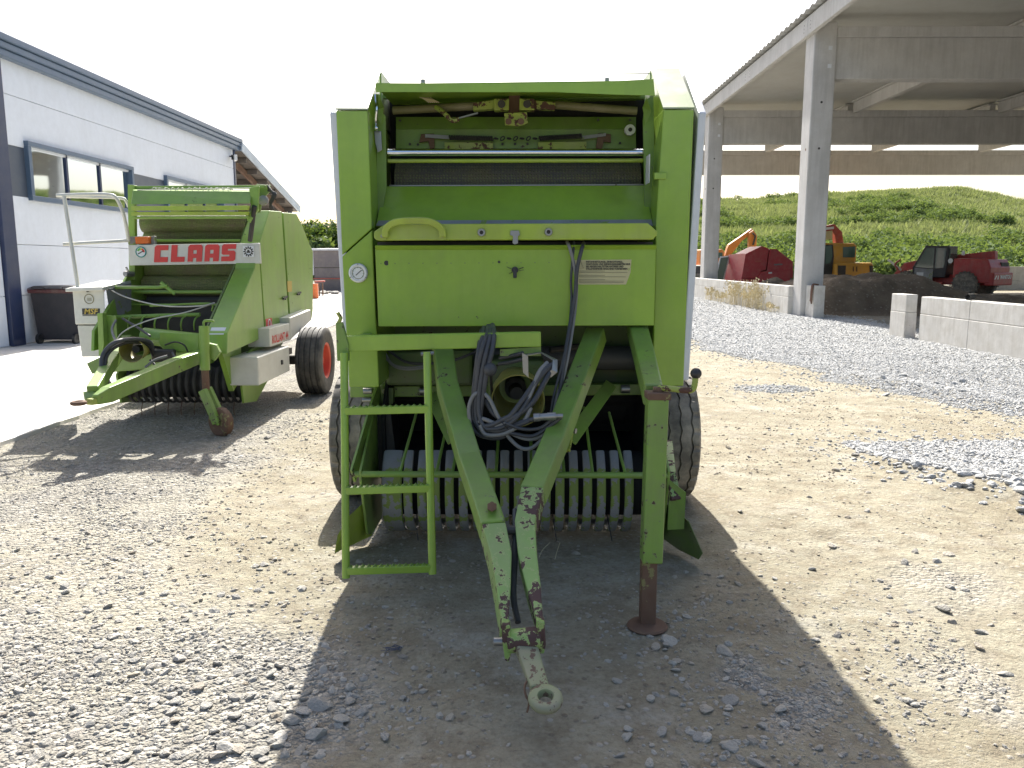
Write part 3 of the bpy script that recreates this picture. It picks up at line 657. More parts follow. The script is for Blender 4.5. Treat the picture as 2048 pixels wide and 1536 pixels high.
def h1(x, y):
    top = np.interp(x, [9.0, 9.5, 10.4, 12, 13.2, 14.0, 15, 18, 25], [0, .8, 1.15, 1.2, 1.15, .85, .55, .4, .1])
    r = sstep(24.4, 26.3, y+(fbm(x, y, .7, 2, 61)-.5)*.8)*sstep(33.5, 29.5, y)
    return top*r*(.82+.36*fbm(x, y, .9, 3, 62))+(fbm(x, y, 2.6, 4, 63)-.5)*.26*r-.05
heap('dirt_pile', 9.3, 25, 24.2, 33.6, h1, SOIL, 'long brown dirt pile under the shed roof behind the column', 'dirt pile')
def h2(x, y): return 1.0*np.exp(-(((x-11.2)/1.1)**2+((y-35.2)/1.3)**2))*(.8+.4*fbm(x, y, 1.2, 3, 71))+(fbm(x, y, 3, 3, 72)-.5)*.1-.06
heap('dirt_pile', 9, 13.6, 32.5, 38, h2, SOIL, 'small tan dirt pile against the red baler behind the low wall', 'dirt pile')
def h3(x, y): return np.where(x > 0, .42, 0)*np.exp(-(((x-22.5)/3.2)**2+((y-31.0)/2.0)**2))*(.8+.4*fbm(x, y, 1.2, 3, 81))+(fbm(x, y, 3, 3, 82)-.5)*.12-.06
heap('dirt_pile', 16.5, 28, 27.5, 35, h3, SOIL, 'low dark dirt mound behind the near low wall below the telehandler', 'dirt pile')

# ------------------------------------------------------------------ hill with scrub
HX = np.array([0, 18, 41, 58, 70, 80, 91, 98, 107, 125, 150, 220]); HPY = np.array([470, 420, 397, 393, 388, 383, 379, 388, 408, 425, 440, 470])
YCR = 170.0
HZ = np.array([W(1035+a*FPX/168, b, YCR).z for a, b in zip(HX, HPY)])
def hillz(x, y):
    cr = np.interp(x*YCR/np.maximum(y, 60), np.concatenate([[-60, -20], HX]), np.concatenate([[0, 0], HZ]))
    t = np.clip((y-60)/(YCR-60), 0, 1); prof = np.interp(t, [0, .06, .2, .42, .5, .72, .8, 1], [0, .06, .20, .43, .47, .72, .77, 1.0])
    back = sstep(300, 190, y)
    return cr*prof*back+(fbm(x, y, .06, 3, 13)-.5)*1.4*sstep(0, .25, t)*back+(fbm(x, y, .35, 3, 14)-.5)*.7*sstep(0, .1, t)*sstep(1, .9, t)-.15
xa = np.linspace(-30, 230, 200); ya = np.concatenate([np.linspace(58, 172, 150), np.linspace(176, 300, 20)])
Xa, Ya = np.meshgrid(xa, ya); Za = hillz(Xa, Ya); n = len(xa); hm = MB(); hm.v = [tuple(p) for p in np.stack([Xa, Ya, Za], -1).reshape(-1, 3)]
hm.f = [(i*n+j, i*n+j+1, (i+1)*n+j+1, (i+1)*n+j) for i in range(len(ya)-1) for j in range(n-1)]
def hill_mat():
    m, nt, b = newmat('hillside_grass'); tc = nd(nt, 'ShaderNodeTexCoord').outputs['Object']
    st = nd(nt, 'ShaderNodeMapping'); st.inputs['Scale'].default_value = (.5, .5, 2.2); nt.links.new(tc, st.inputs[0])
    c = mix(nt, ramp(nt, noise(nt, st.outputs[0], .09, 8, .68), [(.38, g3(0)), (.62, g3(1))]), (.21, .26, .13), (.34, .37, .20))  # light green grass, paled further so distance haze sits in the colour
    c = mix(nt, ramp(nt, noise(nt, st.outputs[0], .16, 7, .7, .6), [(.53, g3(0)), (.64, g3(.85))]), c, (.36, .345, .19))
    c = mix(nt, ramp(nt, noise(nt, tc, 1.4, 6, .75), [(.38, g3(.5)), (.56, g3(0))]), c, (.08, .125, .04))
    nt.links.new(c, b.inputs['Base Color']); b.inputs['Roughness'].default_value = .95
    bumpn(nt, noise(nt, tc, 1.1, 8, .8), 1.0, .9, b); return m
ho = obj('hill', hm, hill_mat(), recalc=False); tag(ho, kind='structure')
for p in ho.data.polygons: p.use_smooth = True
def leaf_mat(name, c0, c1):
    m, nt, b = newmat(name); oi = nd(nt, 'ShaderNodeObjectInfo').outputs['Random']
    ge = nd(nt, 'ShaderNodeNewGeometry').outputs['Random Per Island']
    f = math_n(nt, 'ADD', math_n(nt, 'MULTIPLY', oi, .5), math_n(nt, 'MULTIPLY', ge, .5))
    c = mix(nt, f, c0, c1); nt.links.new(c, b.inputs['Base Color']); b.inputs['Roughness'].default_value = .8; b.inputs['Specular IOR Level'].default_value = .15
    tr = nd(nt, 'ShaderNodeBsdfTranslucent'); nt.links.new(mix(nt, .5, c, (.25, .32, .03)), tr.inputs[0])
    ms = nd(nt, 'ShaderNodeMixShader'); ms.inputs[0].default_value = .3
    nt.links.new(b.outputs[0], ms.inputs[1]); nt.links.new(tr.outputs[0], ms.inputs[2]); nt.links.new(ms.outputs[0], nt.nodes['Material Output'].inputs[0]); return m
LEAF = leaf_mat('scrub_leaves', (.06, .105, .04), (.15, .21, .08)); LEAFD = leaf_mat('tree_leaves', (.02, .055, .018), (.055, .11, .03))  # scrub tones lightened to carry the hill's haze
GRASS = leaf_mat('tall_grass', (.18, .22, .09), (.37, .37, .20))  # tuft colour lightened to go with the haze-paled slope
def leaf_clump(n, rx, rz, ls, seed, lobes=5):
    r = random.Random(seed); mb = MB(); cs = [(V((r.gauss(0, .45)*rx, r.gauss(0, .45)*rx, rz*r.uniform(.35, .8))), r.uniform(.35, .6)) for _ in range(lobes)]
    for _ in range(n):
        c, k = r.choice(cs); d = V((r.gauss(0, 1), r.gauss(0, 1), r.gauss(0, 1))).normalized(); rad = k*r.uniform(.55, 1.05)
        p = c+V((d.x*rx*rad, d.y*rx*rad, d.z*rz*rad)); p.z = max(.02, p.z)
        u = V((r.gauss(0, 1), r.gauss(0, 1), r.gauss(0, .6))).normalized(); w = u.cross(V((r.gauss(0, 1), r.gauss(0, 1), r.gauss(0, 1)))).normalized(); a = ls*r.uniform(.6, 1.3)
        mb.add([p-u*a, p-w*a*.5, p+u*a, p+w*a*.5], [(0, 1, 2, 3)])
    me = bpy.data.meshes.new('clump'); me.from_pydata(mb.v, [], mb.f); return me
def leaf_scatter(name, pts, sizes, mat, label, n, rx, rz, ls, variants, seed):
    me = bpy.data.meshes.new(name); k = len(pts); me.vertices.add(k); me.vertices.foreach_set('co', np.asarray(pts, float).ravel())
    a = me.attributes.new('sz', 'FLOAT_VECTOR', 'POINT'); a.data.foreach_set('vector', np.stack([sizes, sizes, sizes*rng.uniform(.7, 1.2, k)], -1).ravel())
    a = me.attributes.new('rot', 'FLOAT_VECTOR', 'POINT'); a.data.foreach_set('vector', np.stack([np.zeros(k), np.zeros(k), rng.uniform(0, 6.28, k)], -1).ravel())
    o = bpy.data.objects.new(name, me); col.objects.link(o); cl = bpy.data.collections.new(name+'_shapes')
    for i in range(variants):
        cm = leaf_clump(n, rx, rz, ls, seed+i); cm.materials.append(mat); cl.objects.link(bpy.data.objects.new('clump_shape', cm))
    return instancer(o, cl, label)
N = 60000; x = rng.uniform(5, 125, N); y = 60+112*rng.uniform(0, 1, N)**1.15
t = (y-60)/110; den = sstep(.52, .58, fbm(x, y*1.6, .07, 4, 101)+np.interp(t, [0, .12, .25, .34, .40, .55, .75, 1], [.25, .2, .05, -.02, .03, -.04, -.08, -.12]))
k = (rng.uniform(0, 1, N) < den*.17) & (x < .85*y) & (x > .1*y); x, y = x[k], y[k]
leaf_scatter('hillside_scrub', np.stack([x, y, hillz(x, y)-.1], -1), rng.uniform(.6, 1.5, len(x))*(1+.2*(y < 75)), LEAF, 'dense green scrub covering the hillside', 420, 1.2, 1.0, .115, 5, 300)
N = 26000; x = rng.uniform(5, 125, N); y = 60+110*rng.uniform(0, 1, N); k = (x < .8*y) & (x > .15*y); x, y = x[k], y[k]
def tuft(seed):
    r = random.Random(seed); mb = MB()
    for _ in range(26):
        b = V((r.gauss(0, .35), r.gauss(0, .35), 0)); t = b+V((r.gauss(0, .25), r.gauss(0, .25), r.uniform(.35, .8))); s = V((r.gauss(0, .06), r.gauss(0, .06), 0))
        mb.add([b-s, b+s, t], [(0, 1, 2)])
    me = bpy.data.meshes.new('tuft'); me.from_pydata(mb.v, [], mb.f); me.materials.append(GRASS); return me
me = bpy.data.meshes.new('hillside_grass'); k = len(x); me.vertices.add(k); me.vertices.foreach_set('co', np.stack([x, y, hillz(x, y)-.05], -1).ravel())
a = me.attributes.new('sz', 'FLOAT_VECTOR', 'POINT'); a.data.foreach_set('vector', np.stack([rng.uniform(.6, 1.3, k)]*3, -1).ravel())
a = me.attributes.new('rot', 'FLOAT_VECTOR', 'POINT'); a.data.foreach_set('vector', np.stack([np.zeros(k), np.zeros(k), rng.uniform(0, 6.28, k)], -1).ravel())
o = bpy.data.objects.new('hillside_grass', me); col.objects.link(o); cl = bpy.data.collections.new('tufts')
for i in range(4): cl.objects.link(bpy.data.objects.new('tuft_shape', tuft(i)))
instancer(o, cl, 'tall pale grass growing over the hillside')
# trees behind the yard on the left
def tree(px, base_y, Y, top_py, rx, label, mat, n=2600, seed=0):
    p = W(px, 560, Y); top = W(px, top_py, Y).z; h = top; r = random.Random(seed)
    t = thing('broadleaf_tree', (p.x, Y, 0), label, 'tree')
    tm = MB().tube([(p.x, Y, -.2), (p.x+.1, Y, h*.25), (p.x-.1, Y, h*.55), (p.x, Y, h*.85)], [.28, .2, .13, .03], 8)
    for k in range(6):
        a = r.uniform(0, 6.28); b = V((p.x, Y, h*r.uniform(.3, .6))); tm.tube([b, b+V((math.cos(a)*rx*.4, math.sin(a)*rx*.4, h*.12)), b+V((math.cos(a)*rx*.75, math.sin(a)*rx*.75, h*.22))], [.09, .06, .02], 6)
    obj('trunk', tm, 'bark', t)
    mb = MB(); cs = []
    for k in range(26):
        a = r.uniform(0, 6.28); zz = r.uniform(.22, .93); rr = rx*math.sqrt(max(.05, 1-((zz-.5)/.5)**2))*r.uniform(.3, .85); cs.append((V((p.x+math.cos(a)*rr, Y+math.sin(a)*rr, h*zz)), r.uniform(.25, .42)*rx))
    for _ in range(n):
        c, k = r.choice(cs); d = V((r.gauss(0, 1), r.gauss(0, 1), r.gauss(0, 1))).normalized(); q = c+d*k*r.uniform(.5, 1.0)
        u = V((r.gauss(0, 1), r.gauss(0, 1), r.gauss(0, .6))).normalized(); w = u.cross(d).normalized(); a = r.uniform(.14, .3); mb.add([q-u*a, q-w*a*.55, q+u*a, q+w*a*.55], [(0, 1, 2, 3)])
    obj('crown', mb, mat, t, recalc=False)
tree(628, 560, 95, 452, 4.2, 'dark green tree seen just right of the old baler', LEAFD, 5200, 1)
tree(655, 560, 100, 449, 4.6, 'dark green tree half behind the white side panel of the near baler', LEAFD, 5200, 2)
tree(604, 560, 102, 458, 4.0, 'dark green tree half hidden behind the old baler', LEAFD, 4200, 3)
tree(690, 560, 98, 455, 4.6, 'dark green tree hidden mostly behind the near baler', LEAFD, 4200, 4)
tree(640, 560, 62, 482, 1.9, 'low pale green tree above the grey shed', LEAF, 3200, 5)
# grey shed, rail and litter in the gap
gs = thing('storage_shed', (-9, 46, 0), 'grey-brown storage shed with white top seen between the balers', 'shed')
xl, xr = W(627, 500, 45).x, W(800, 500, 45).x
obj('wall', MB().bb(xl, xr, 45, 49, -.05, 1.3), 'shed_wall', gs); obj('wall', MB().bb(xl, xr, 44.95, 49, 1.33, 2.25), 'shed_wall', gs)
obj('rail', MB().bb(xl-.05, xr, 44.9, 44.95, .68, .74), 'red_old', gs); obj('edge_strip', MB().bb(xl-.3, xl-.02, 44.98, 45.2, .9, 2.3), 'white', gs)
obj('roof', MB().prism([V((xl-.25, 44.8, 2.26)), V((xl-.25, 49.2, 2.26)), V((xl-.25, 49.2, 2.45)), V((xl-.25, 44.8, 2.36))], (xr-xl+.4, 0, 0)), 'white', gs)
fr = thing('red_rail_stand', (W(640, 560, 38).x, 38, 0), 'thin red metal rail on posts in front of the grey shed', 'rail')
for px in (631, 638, 645): obj('post', MB().tube([W(px, 566, 38), V((W(px, 566, 38).x, 38, -.02))], .035, 6), 'rust', fr)
obj('top_rail', MB().tube([W(629, 563, 38), W(650, 562, 38)], .04, 6), 'red_old', fr)
ob = thing('orange_drum', (W(628, 580, 36).x, 36, 0), 'orange drum beside the red rail behind the old baler', 'drum')
obj('drum_wall', MB().lathe([(.18, 0), (.2, .02), (.19, .3), (.2, .33), (.19, .62), (.2, .64), (.18, .66)], (W(628, 580, 36).x, 36, 0), (0, 0, 1), 16), 'orange_lens', ob, smooth=35)
for i in range(9):
    px = random.uniform(640, 672); p = W(px, 580, 40+random.random())
    o = bpy.data.objects.new('stone', random.choice(BIG)); col.objects.link(o); o.location = (p.x, p.y, .1); s = random.uniform(.12, .28); o.scale = (s, s, s*.8)
    tag(o, 'pale stone lying in front of the grey shed in the gap', 'stone', 'stones by the grey shed')

# ------------------------------------------------------------------ wheels
def tyre_mb(Rr, Wd, rim, wavy, n=192):
    gro = [-.26, 0, .26] if wavy else [-.30, -.10, .10, .30]
    g = .022 if wavy else .028; dep = .016 if wavy else .014
    prof = [(rim, -.40), (rim+.015, -.46), (Rr*.70, -.50), (Rr*.86, -.495), (Rr*.955, -.46), (Rr*.988, -.415)]
    for t in gro: prof += [(Rr-abs(t)*.02, t-g), (Rr-dep-abs(t)*.02, t-g*.6), (Rr-dep-abs(t)*.02, t+g*.6), (Rr-abs(t)*.02, t+g)]
    prof += [(Rr*.988, .415), (Rr*.955, .46), (Rr*.86, .495), (Rr*.70, .50), (rim+.015, .46), (rim, .40)]
    vs = []; k = len(prof)
    for j in range(n):
        a = 2*math.pi*j/n; sh = (abs(((j/8) % 1)-.5)*4-1)*.022 if wavy else 0
        for i, (r, t) in enumerate(prof):
            tt = t+(sh if 6 <= i < k-6 else 0); rr = r
            if wavy and (i in (4, 5, k-6, k-5)) and (j % 8) in (0, 1): rr = r-.017
            vs.append((tt*Wd, math.cos(a)*rr, math.sin(a)*rr))
    mb = MB(); mb.add(vs, [(j*k+i, j*k+(i+1) % k, ((j+1) % n)*k+(i+1) % k, ((j+1) % n)*k+i) for j in range(n) for i in range(k)]); return mb
def wheel(root, cx, cy, Rr, Wd, rim, wavy, rimmat, side, rub='rubber'):
    off = root_off(root); loc = V((cx, cy, Rr-.012))-off
    e = tyre_mb(Rr, Wd, rim, wavy); t = obj('tyre', e, rub, None, smooth=32, local=True); 
    w = bpy.data.objects.new('wheel', None); col.objects.link(w); w.parent = root; w.location = loc; t.parent = w
    s = side; prof = [(rim-.02, -.40*Wd*s), (rim+.012, -.42*Wd*s), (rim-.005, -.38*Wd*s), (rim-.02, .30*Wd*s), (rim+.012, .42*Wd*s), (rim+.008, .44*Wd*s), (rim-.018, .40*Wd*s), (rim-.03, .20*Wd*s), (rim*.55, .08*Wd*s), (rim*.5, .16*Wd*s), (.06, .17*Wd*s), (.06, .26*Wd*s), (.045, .28*Wd*s)]
    r = obj('rim', MB().lathe(prof, (0, 0, 0), (1, 0, 0), 40), rimmat, None, smooth=35, local=True); r.parent = w
    for k in range(6):
        a = k*math.pi/3; b = obj('nut', MB().cyl((.155*Wd*s, math.cos(a)*rim*.38, math.sin(a)*rim*.38), (.25*Wd*s, math.cos(a)*rim*.38, math.sin(a)*rim*.38), .014, 6), 'steel', None, local=True); b.parent = w
    return w

# ------------------------------------------------------------------ near baler
B = thing('round_baler', (0, 5.2, 0), 'large green round baler facing the camera, drawbar and step ladder in front', 'baler')
YF = 4.40
# side shields: box beams left and right of the chamber
FLo, FLi, BLi, BLo = [W(*p, YF) for p in ((672, 221), (735, 221), (758, 774), (698, 774))]
obj('side_shield', MB().pp([(672, 221), (735, 221), (744, 457), (684, 510)], YF, 1.25), 'green', B, bevel=.006)
obj('side_shield', MB().pp([(684.3, 513), (744.3, 460), (758, 774), (698, 774)], YF+.003, 1.24), 'green', B, bevel=.006)
obj('side_shield', MB().pp([(1327, 219), (1388, 219), (1367, 772), (1305, 772), (1312, 445)], YF, 1.25), 'green', B, bevel=.006)
def chamfer(a, b):
    a, b = W(*a, YF), W(*b, YF); d = V((0, .46, .30)); e = V((0, 1.2, .02))
    mb = MB(); t = V((0, 0, .004)); mb.loft([a+t, b+t, b+t+d, a+t+d], [a+t*3, b+t*3, b+t*3+d, a+t*3+d]); mb.loft([a+d, b+d, b+d+e, a+d+e], [p-V((0, 0, .3)) for p in (a+d, b+d, b+d+e, a+d+e)]); return mb
obj('shield_top', chamfer((671, 221), (736, 221)), 'green_top', B); obj('shield_top', chamfer((1326, 219), (1389, 219)), 'green_top', B)
# fill between the sloping tops and the boxes
for a, b in (((672, 221), (735, 221)), ((1327, 219), (1388, 219))):
    p, q = W(*a, YF), W(*b, YF); obj('shield_gusset', MB().prism([p+V((.003, .01, -.002)), p+V((.003, .46, .296)), p+V((.003, 1.2, .296)), p+V((.003, 1.2, -.002))], (q.x-p.x-.006, 0, 0)), 'green', B)
# white side doors
prof = [(4.41, .95), (4.41, 2.385), (4.87, 2.69), (6.1, 2.68), (6.75, 2.15), (6.95, 1.6), (6.85, 1.15), (6.3, .95)]
for s, xt, xb in ((-1, -1.0, -.955), (1, 1.0, .953)):
    def xx(z): return xb+(xt-xb)*(z-.93)/1.47
    A = [V((xx(z), y, z)) for y, z in prof]; Bq = [p-V((s*.042, 0, 0)) for p in A]
    d = obj('side_door', MB().loft(A, Bq), 'white', B, bevel=.008)
    obj('catch', MB().bb(xx(1.4), xx(1.4)+s*.02, 5.3, 5.42, 1.38, 1.42), 'black', d)
# main body shell behind the front
prof = [(5.06, .72), (5.06, 2.60), (6.05, 2.63), (6.72, 2.15), (6.93, 1.6), (6.8, 1.0), (6.3, .55), (5.6, .42), (5.2, .5)]
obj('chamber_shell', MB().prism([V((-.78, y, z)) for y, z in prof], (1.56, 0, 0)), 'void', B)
obj('tailgate', MB().prism([V((-.955, y, z)) for y, z in ((6.0, .62), (6.0, 2.50), (6.08, 2.58), (6.66, 2.1), (6.86, 1.6), (6.76, 1.1), (6.4, .7))], (.16, 0, 0)).prism([V((.795, y, z)) for y, z in ((6.0, .62), (6.0, 2.50), (6.08, 2.58), (6.66, 2.1), (6.86, 1.6), (6.76, 1.1), (6.4, .7))], (.16, 0, 0)), 'green', B)
# hood
hood = obj('hood', MB().pp([(750, 166), (1000, 167), (1150, 166), (1228, 162), (1307, 158), (1310, 191), (1228, 189), (1110, 184), (752, 184)], 4.43, .006), 'green', B)
hl, hr = W(750, 167, 4.43)+V((0, .008, 0)), W(1307, 160, 4.43)+V((0, .008, 0))
hm2 = MB().loft([hl, hr, hr+V((0, .66, .03)), hl+V((0, .66, .02))], [p-V((0, 0, .012)) for p in (hl, hr, hr+V((0, .66, .03)), hl+V((0, .66, .02)))]); obj('hood_sheet', hm2, 'green', hood)
for px, py in ((846, 163), (1214, 160)): obj('bolt', MB().cyl(W(px, py+4, 4.6), W(px, py, 4.6)+V((0, 0, .01)), .012, 8), 'steel', hood)
for px, yq in ((751, 4.9), (1306, 4.9)):
    p = W(px, 152, yq); obj('twine_guide', MB().tube([p-V((0, 0, .1)), p], .007, 6).box(p+V((0, 0, .01)), (.03, .012, .03), Matrix.Rotation(.7, 3, 'Y')), 'steel', B)
p = W(1306, 147, 4.9); obj('twine', MB().tube([p, W(1220, 148, 4.9)], .003, 4), 'steel', B)
# recess: flanges, back panels
obj('flange', MB().pp([(753, 215), (771, 232), (773, 372), (762, 440), (754, 440)], 4.62, .012), 'green_worn', B); obj('flange', MB().pp([(1291, 200), (1307, 190), (1310, 440), (1290, 440), (1286, 240)], 4.62, .012), 'green_worn', B)
obj('upper_panel', MB().loft(WP((792, 234, 5.0), (1272, 234, 5.0), (1272, 258, 4.96), (792, 258, 4.96)), [p+V((0, .012, 0)) for p in WP((792, 234, 5.0), (1272, 234, 5.0), (1272, 258, 4.96), (792, 258, 4.96))]), 'green_worn', B)
up = obj('upper_panel', MB().pp([(792, 258.5), (1272, 258.5), (1272, 297), (792, 297)], 4.962, .012), 'green_worn', B)
for px, py in ((800, 241), (820, 288), (1005, 288), (1030, 288), (1055, 288), (1240, 286), (1260, 240), (1196, 240), (866, 289), (836, 289)): obj('bolt', MB().cyl(W(px, py, 4.975), W(px, py, 4.945), .008, 6), 'dark', up)
for s, lst in ((1, [(838, 285), (842, 268), (868, 267), (869, 296), (860, 298), (856, 282)]), (-1, [(1222, 285), (1222, 268), (1196, 266), (1192, 296), (1204, 298), (1208, 283)])): obj('rusty_bracket', MB().pp(lst, 4.93, .02), 'rust', B, bevel=.003)
obj('strap', MB().pp([(850, 268), (898, 271), (898, 278), (850, 275)], 4.92, .008), 'silver', B); obj('strap', MB().pp([(1163, 272), (1212, 266), (1212, 272), (1163, 279)], 4.92, .008), 'silver', B)
for a, b in (((898, 275), (986, 277)), ((1078, 277), (1164, 272))):
    P, Q = W(*a, 4.91), W(*b, 4.91); n = 26; pts = []
    for i in range(n*6+1):
        t = i/(n*6); c = P.lerp(Q, t); pts.append(c+V((0, math.cos(i*math.pi/3)*.013, math.sin(i*math.pi/3)*.013)))
    obj('tension_spring', MB().tube(pts, .004, 5), 'dark', B)
for i in range(7): obj('chain_link', MB().torus(W(992+i*13, 277, 4.91), (0, 1, .0) if i % 2 else (0, .2, 1), .014, .004, 10, 5, .6), 'dark', B)
obj('slide_plate', MB().pp([(889, 284), (986, 285), (986, 299), (889, 299)], 4.925, .02), 'green_rusty', B, bevel=.002); obj('slide_plate', MB().pp([(1076, 284), (1173, 283), (1173, 299), (1076, 299)], 4.925, .02), 'green_rusty', B, bevel=.002)
# twisted cylinder rods and centre bearing above
for a, b in (((786, 221), (952, 212)), ((1110, 210), (1274, 222))): obj('cylinder_rod', MB().tube([W(*a, 4.82), W(*b, 4.80)], .023, 12), 'rod', B, smooth=35)
obj('cylinder_eye', MB().pp([(946, 205), (990, 199), (990, 217), (946, 221)], 4.76, .06), 'green_rusty', B, bevel=.006); obj('cylinder_eye', MB().pp([(1066, 200), (1111, 204), (1111, 219), (1066, 217)], 4.76, .06), 'green_rusty', B, bevel=.006)
for px in (1003, 1054):
    q = obj('bearing_block', MB().pp([(px-15, 197), (px+15, 197), (px+15, 220), (px-15, 220)], 4.73, .07), 'green_rusty', B, bevel=.004); obj('pin', MB().cyl(W(px, 208, 4.74), W(px, 208, 4.71), .022, 14), 'dark', q, smooth=35)
obj('pivot_plate', MB().pp([(1008, 226), (1054, 224), (1056, 246), (1046, 250), (1036, 252), (1010, 250)], 4.72, .03), 'green_rusty', B, bevel=.004)
obj('pivot_post', MB().pp([(1018, 186), (1040, 186), (1042, 226), (1016, 226)], 4.78, .05), 'rust', B, bevel=.004)
for px in (1017, 1042): obj('pin', MB().cyl(W(px, 243, 4.73), W(px, 243, 4.70), .018, 12), 'rust', B, smooth=35)
obj('top_rail', MB().pp([(755, 188), (1290, 190), (1290, 197), (755, 196)], 4.9, .05), 'green_worn', B)
obj('twine_arm', MB().tube(spline(WP((872, 214, 4.78), (890, 228, 4.74), (905, 241, 4.72), (918, 238, 4.72))), .014, 8), 'green_rusty', B, smooth=40); obj('arm_tip', MB().tube(WP((915, 237, 4.72), (956, 226, 4.70)), .006, 6), 'steel', B)
for k in range(6): obj('loose_straw', MB().tube(WP((858+k*4, 205, 4.8), (845+k*5, 196+k, 4.78), (830+k*6, 190+k, 4.8)), .003, 4), 'straw', B)
p = W(1258, 262, 4.95); rr = obj('guide_roller', MB().lathe([(.012, -.05), (.030, -.05), (.032, -.045), (.032, -.02), (.026, -.01), (.012, -.01)], p, (0, 1, 0), 24), 'white_plain', B, smooth=35); obj('pin', MB().cyl(p-V((0, .055, 0)), p, .012, 10), 'dark', rr)
# bars and roller
obj('polished_bar', MB().cyl(W(776, 305, 4.66), W(1286, 305, 4.66), .0195, 20), 'chrome', B, smooth=35)
obj('guide_bar', MB().cyl(W(776, 322, 4.68), W(1286, 321, 4.68), .0115, 12), 'green_beam', B, smooth=35)
zc = W(1030, 351, 4.86).z; obj('mesh_roller', MB().cyl((-.73, 4.98, zc-.035), (.73, 4.98, zc-.035), .125, 40), 'mesh_grey', B, smooth=35)
a = WP((768, 373, 4.76), (1290, 371, 4.76), (1306, 452, 4.5), (752, 452, 4.5)); obj('deflector_plate', MB().loft(a, [p+V((0, .01, -.006)) for p in a]), 'green', B)
obj('deflector_lip', MB().tube(WP((779, 371.5, 4.765), (1287, 369.5, 4.765)), .005, 6), 'steel', B)
a = WP((757, 441, 4.528), (1303, 439, 4.528), (1306, 451, 4.494), (752, 451, 4.494)); obj('worn_strip', MB().loft(a, [p+V((0, .004, -.003)) for p in a]), 'silver', B)
# step beam, handle
beam = obj('cross_beam', MB().pp([(748, 463), (770, 448), (1296, 446), (1315, 463), (1314, 472), (1310, 473), (1308, 479), (754, 481), (748, 476)], 4.23, .11), 'green_beam', B, bevel=.006)
h = spline(WP((770, 474, 4.205), (772, 458, 4.195), (786, 446, 4.18), (806, 442, 4.175), (846, 441, 4.175), (868, 446, 4.18), (883, 458, 4.195), (886, 474, 4.205)), 5)
hd = obj('grab_handle', MB().bars(h, .034, .018, up=(0, -1, 0)), 'green_beam', beam, bevel=.005)
for px in (766, 886): obj('handle_foot', MB().pp([(px-12, 462), (px+8, 460), (px+6, 480), (px-10, 480)], 4.222, .006), 'green_beam', hd); obj('bolt', MB().cyl(W(px-2, 472, 4.222), W(px-2, 472, 4.212), .009, 8), 'steel', hd)
for px, py in ((963, 465), (1097, 464)): obj('bushing', MB().lathe([(.010, 0), (.010, -.012), (.019, -.012), (.021, -.004), (.021, 0)], W(px, py, 4.228), (0, 1, 0), 18, cap=False), 'steel', beam, smooth=35); obj('bore', MB().cyl(W(px, py, 4.2275), W(px, py, 4.224), .0105, 14), 'dark', beam)
obj('latch', MB().pp([(1021, 461), (1038, 461), (1040, 470), (1036, 472), (1036, 487), (1029, 489), (1025, 486), (1026, 472), (1020, 470)], 4.215, .014), 'steel', beam, bevel=.002)
# front panel
fp = obj('front_panel', MB().pp([(750, 497), (1312, 496), (1308, 651), (757, 653)], 4.30, .02), 'green', B, bevel=.003)
a = WP((750, 492, 4.262), (1313, 491, 4.262), (1312, 499, 4.298), (751, 500, 4.298)); obj('panel_lip', MB().loft(a, [p+V((0, .006, .004)) for p in a]), 'green', fp)
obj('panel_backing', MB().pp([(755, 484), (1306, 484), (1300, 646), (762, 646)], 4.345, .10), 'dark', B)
for px, py, r in ((773, 526, .013), (998, 524, .007)): obj('hole', MB().cyl(W(px, py, 4.301), W(px, py, 4.2985), r, 14), 'dark', fp)
obj('rivet', MB(), 'dark', fp) if False else None
kb = obj('latch_knob', MB().cyl(W(1030, 540, 4.30), W(1030, 540, 4.27), .018, 14).bars(WP((1030, 538, 4.268), (1030, 556, 4.262)), .02, .012, up=(0, 1, 0)), 'black', fp, bevel=.003)
for k in range(7):
    a = random.uniform(0, 6.28); obj('scratch', MB().tube([W(1030+math.cos(a)*8, 540+math.sin(a)*6, 4.2985), W(1030+math.cos(a)*18, 538+math.sin(a)*12, 4.2985)], .0012, 4), 'dark', fp)
for k in range(13): obj('rivet', MB().cyl(W(762+k*28, 527-k*.15, 4.30), W(762+k*28, 527-k*.15, 4.2975), .003, 6), 'green_dark', fp)
# warning decal
dc = obj('warning_decal', MB().pp([(1149, 520), (1263, 519), (1261, 545), (1252, 569), (1150, 569)], 4.2985, .001), 'decal_cream', fp)
def px_text(body, x0, y0, x1, hpx, Y, mat, parent, name='lettering', shear=0, bold=0):
    a, b = W(x0, y0, Y), W(x1, y0, Y); s = hpx*(a-V((0, 0, CAMZ))).length/FPX/.70
    return obj(name, text_mb(body, s, a, (1, 0, 0), (0, 0, 1), shear, bold, (b-a).length), mat, parent, recalc=False)
for k, (t, x1) in enumerate((('INSTANDSETZUNGS-, EINRICHTUNGS-,', 1246), ('WARTUNGS- UND REINIGUNGSARBEITEN NUR', 1261), ('BEI ABGESCHALTETEM ANTRIEB UND', 1247), ('STILLSTEHENDER MASCHINE VORNEHMEN.', 1256))): px_text(t, 1172, 525.3+k*4.7, x1, 3.4, 4.2965, 'ink', dc, bold=.0006)
tr = WP((1161, 522, 4.297), (1155, 536.5, 4.297), (1167, 536.5, 4.297)); obj('warning_triangle', MB().tube(tr, .0012, 4, closed=True), 'ink', dc)
for k in range(9): 
    if k in (2, 5): continue
    obj('small_print', MB().pp([(1158, 541.5+k*2.9), (1256-k*1.1 if k % 3 else 1210, 541.5+k*2.9), (1256-k*1.1 if k % 3 else 1210, 542.6+k*2.9), (1158, 542.6+k*2.9)], 4.297, .001), 'ink_grey', dc)
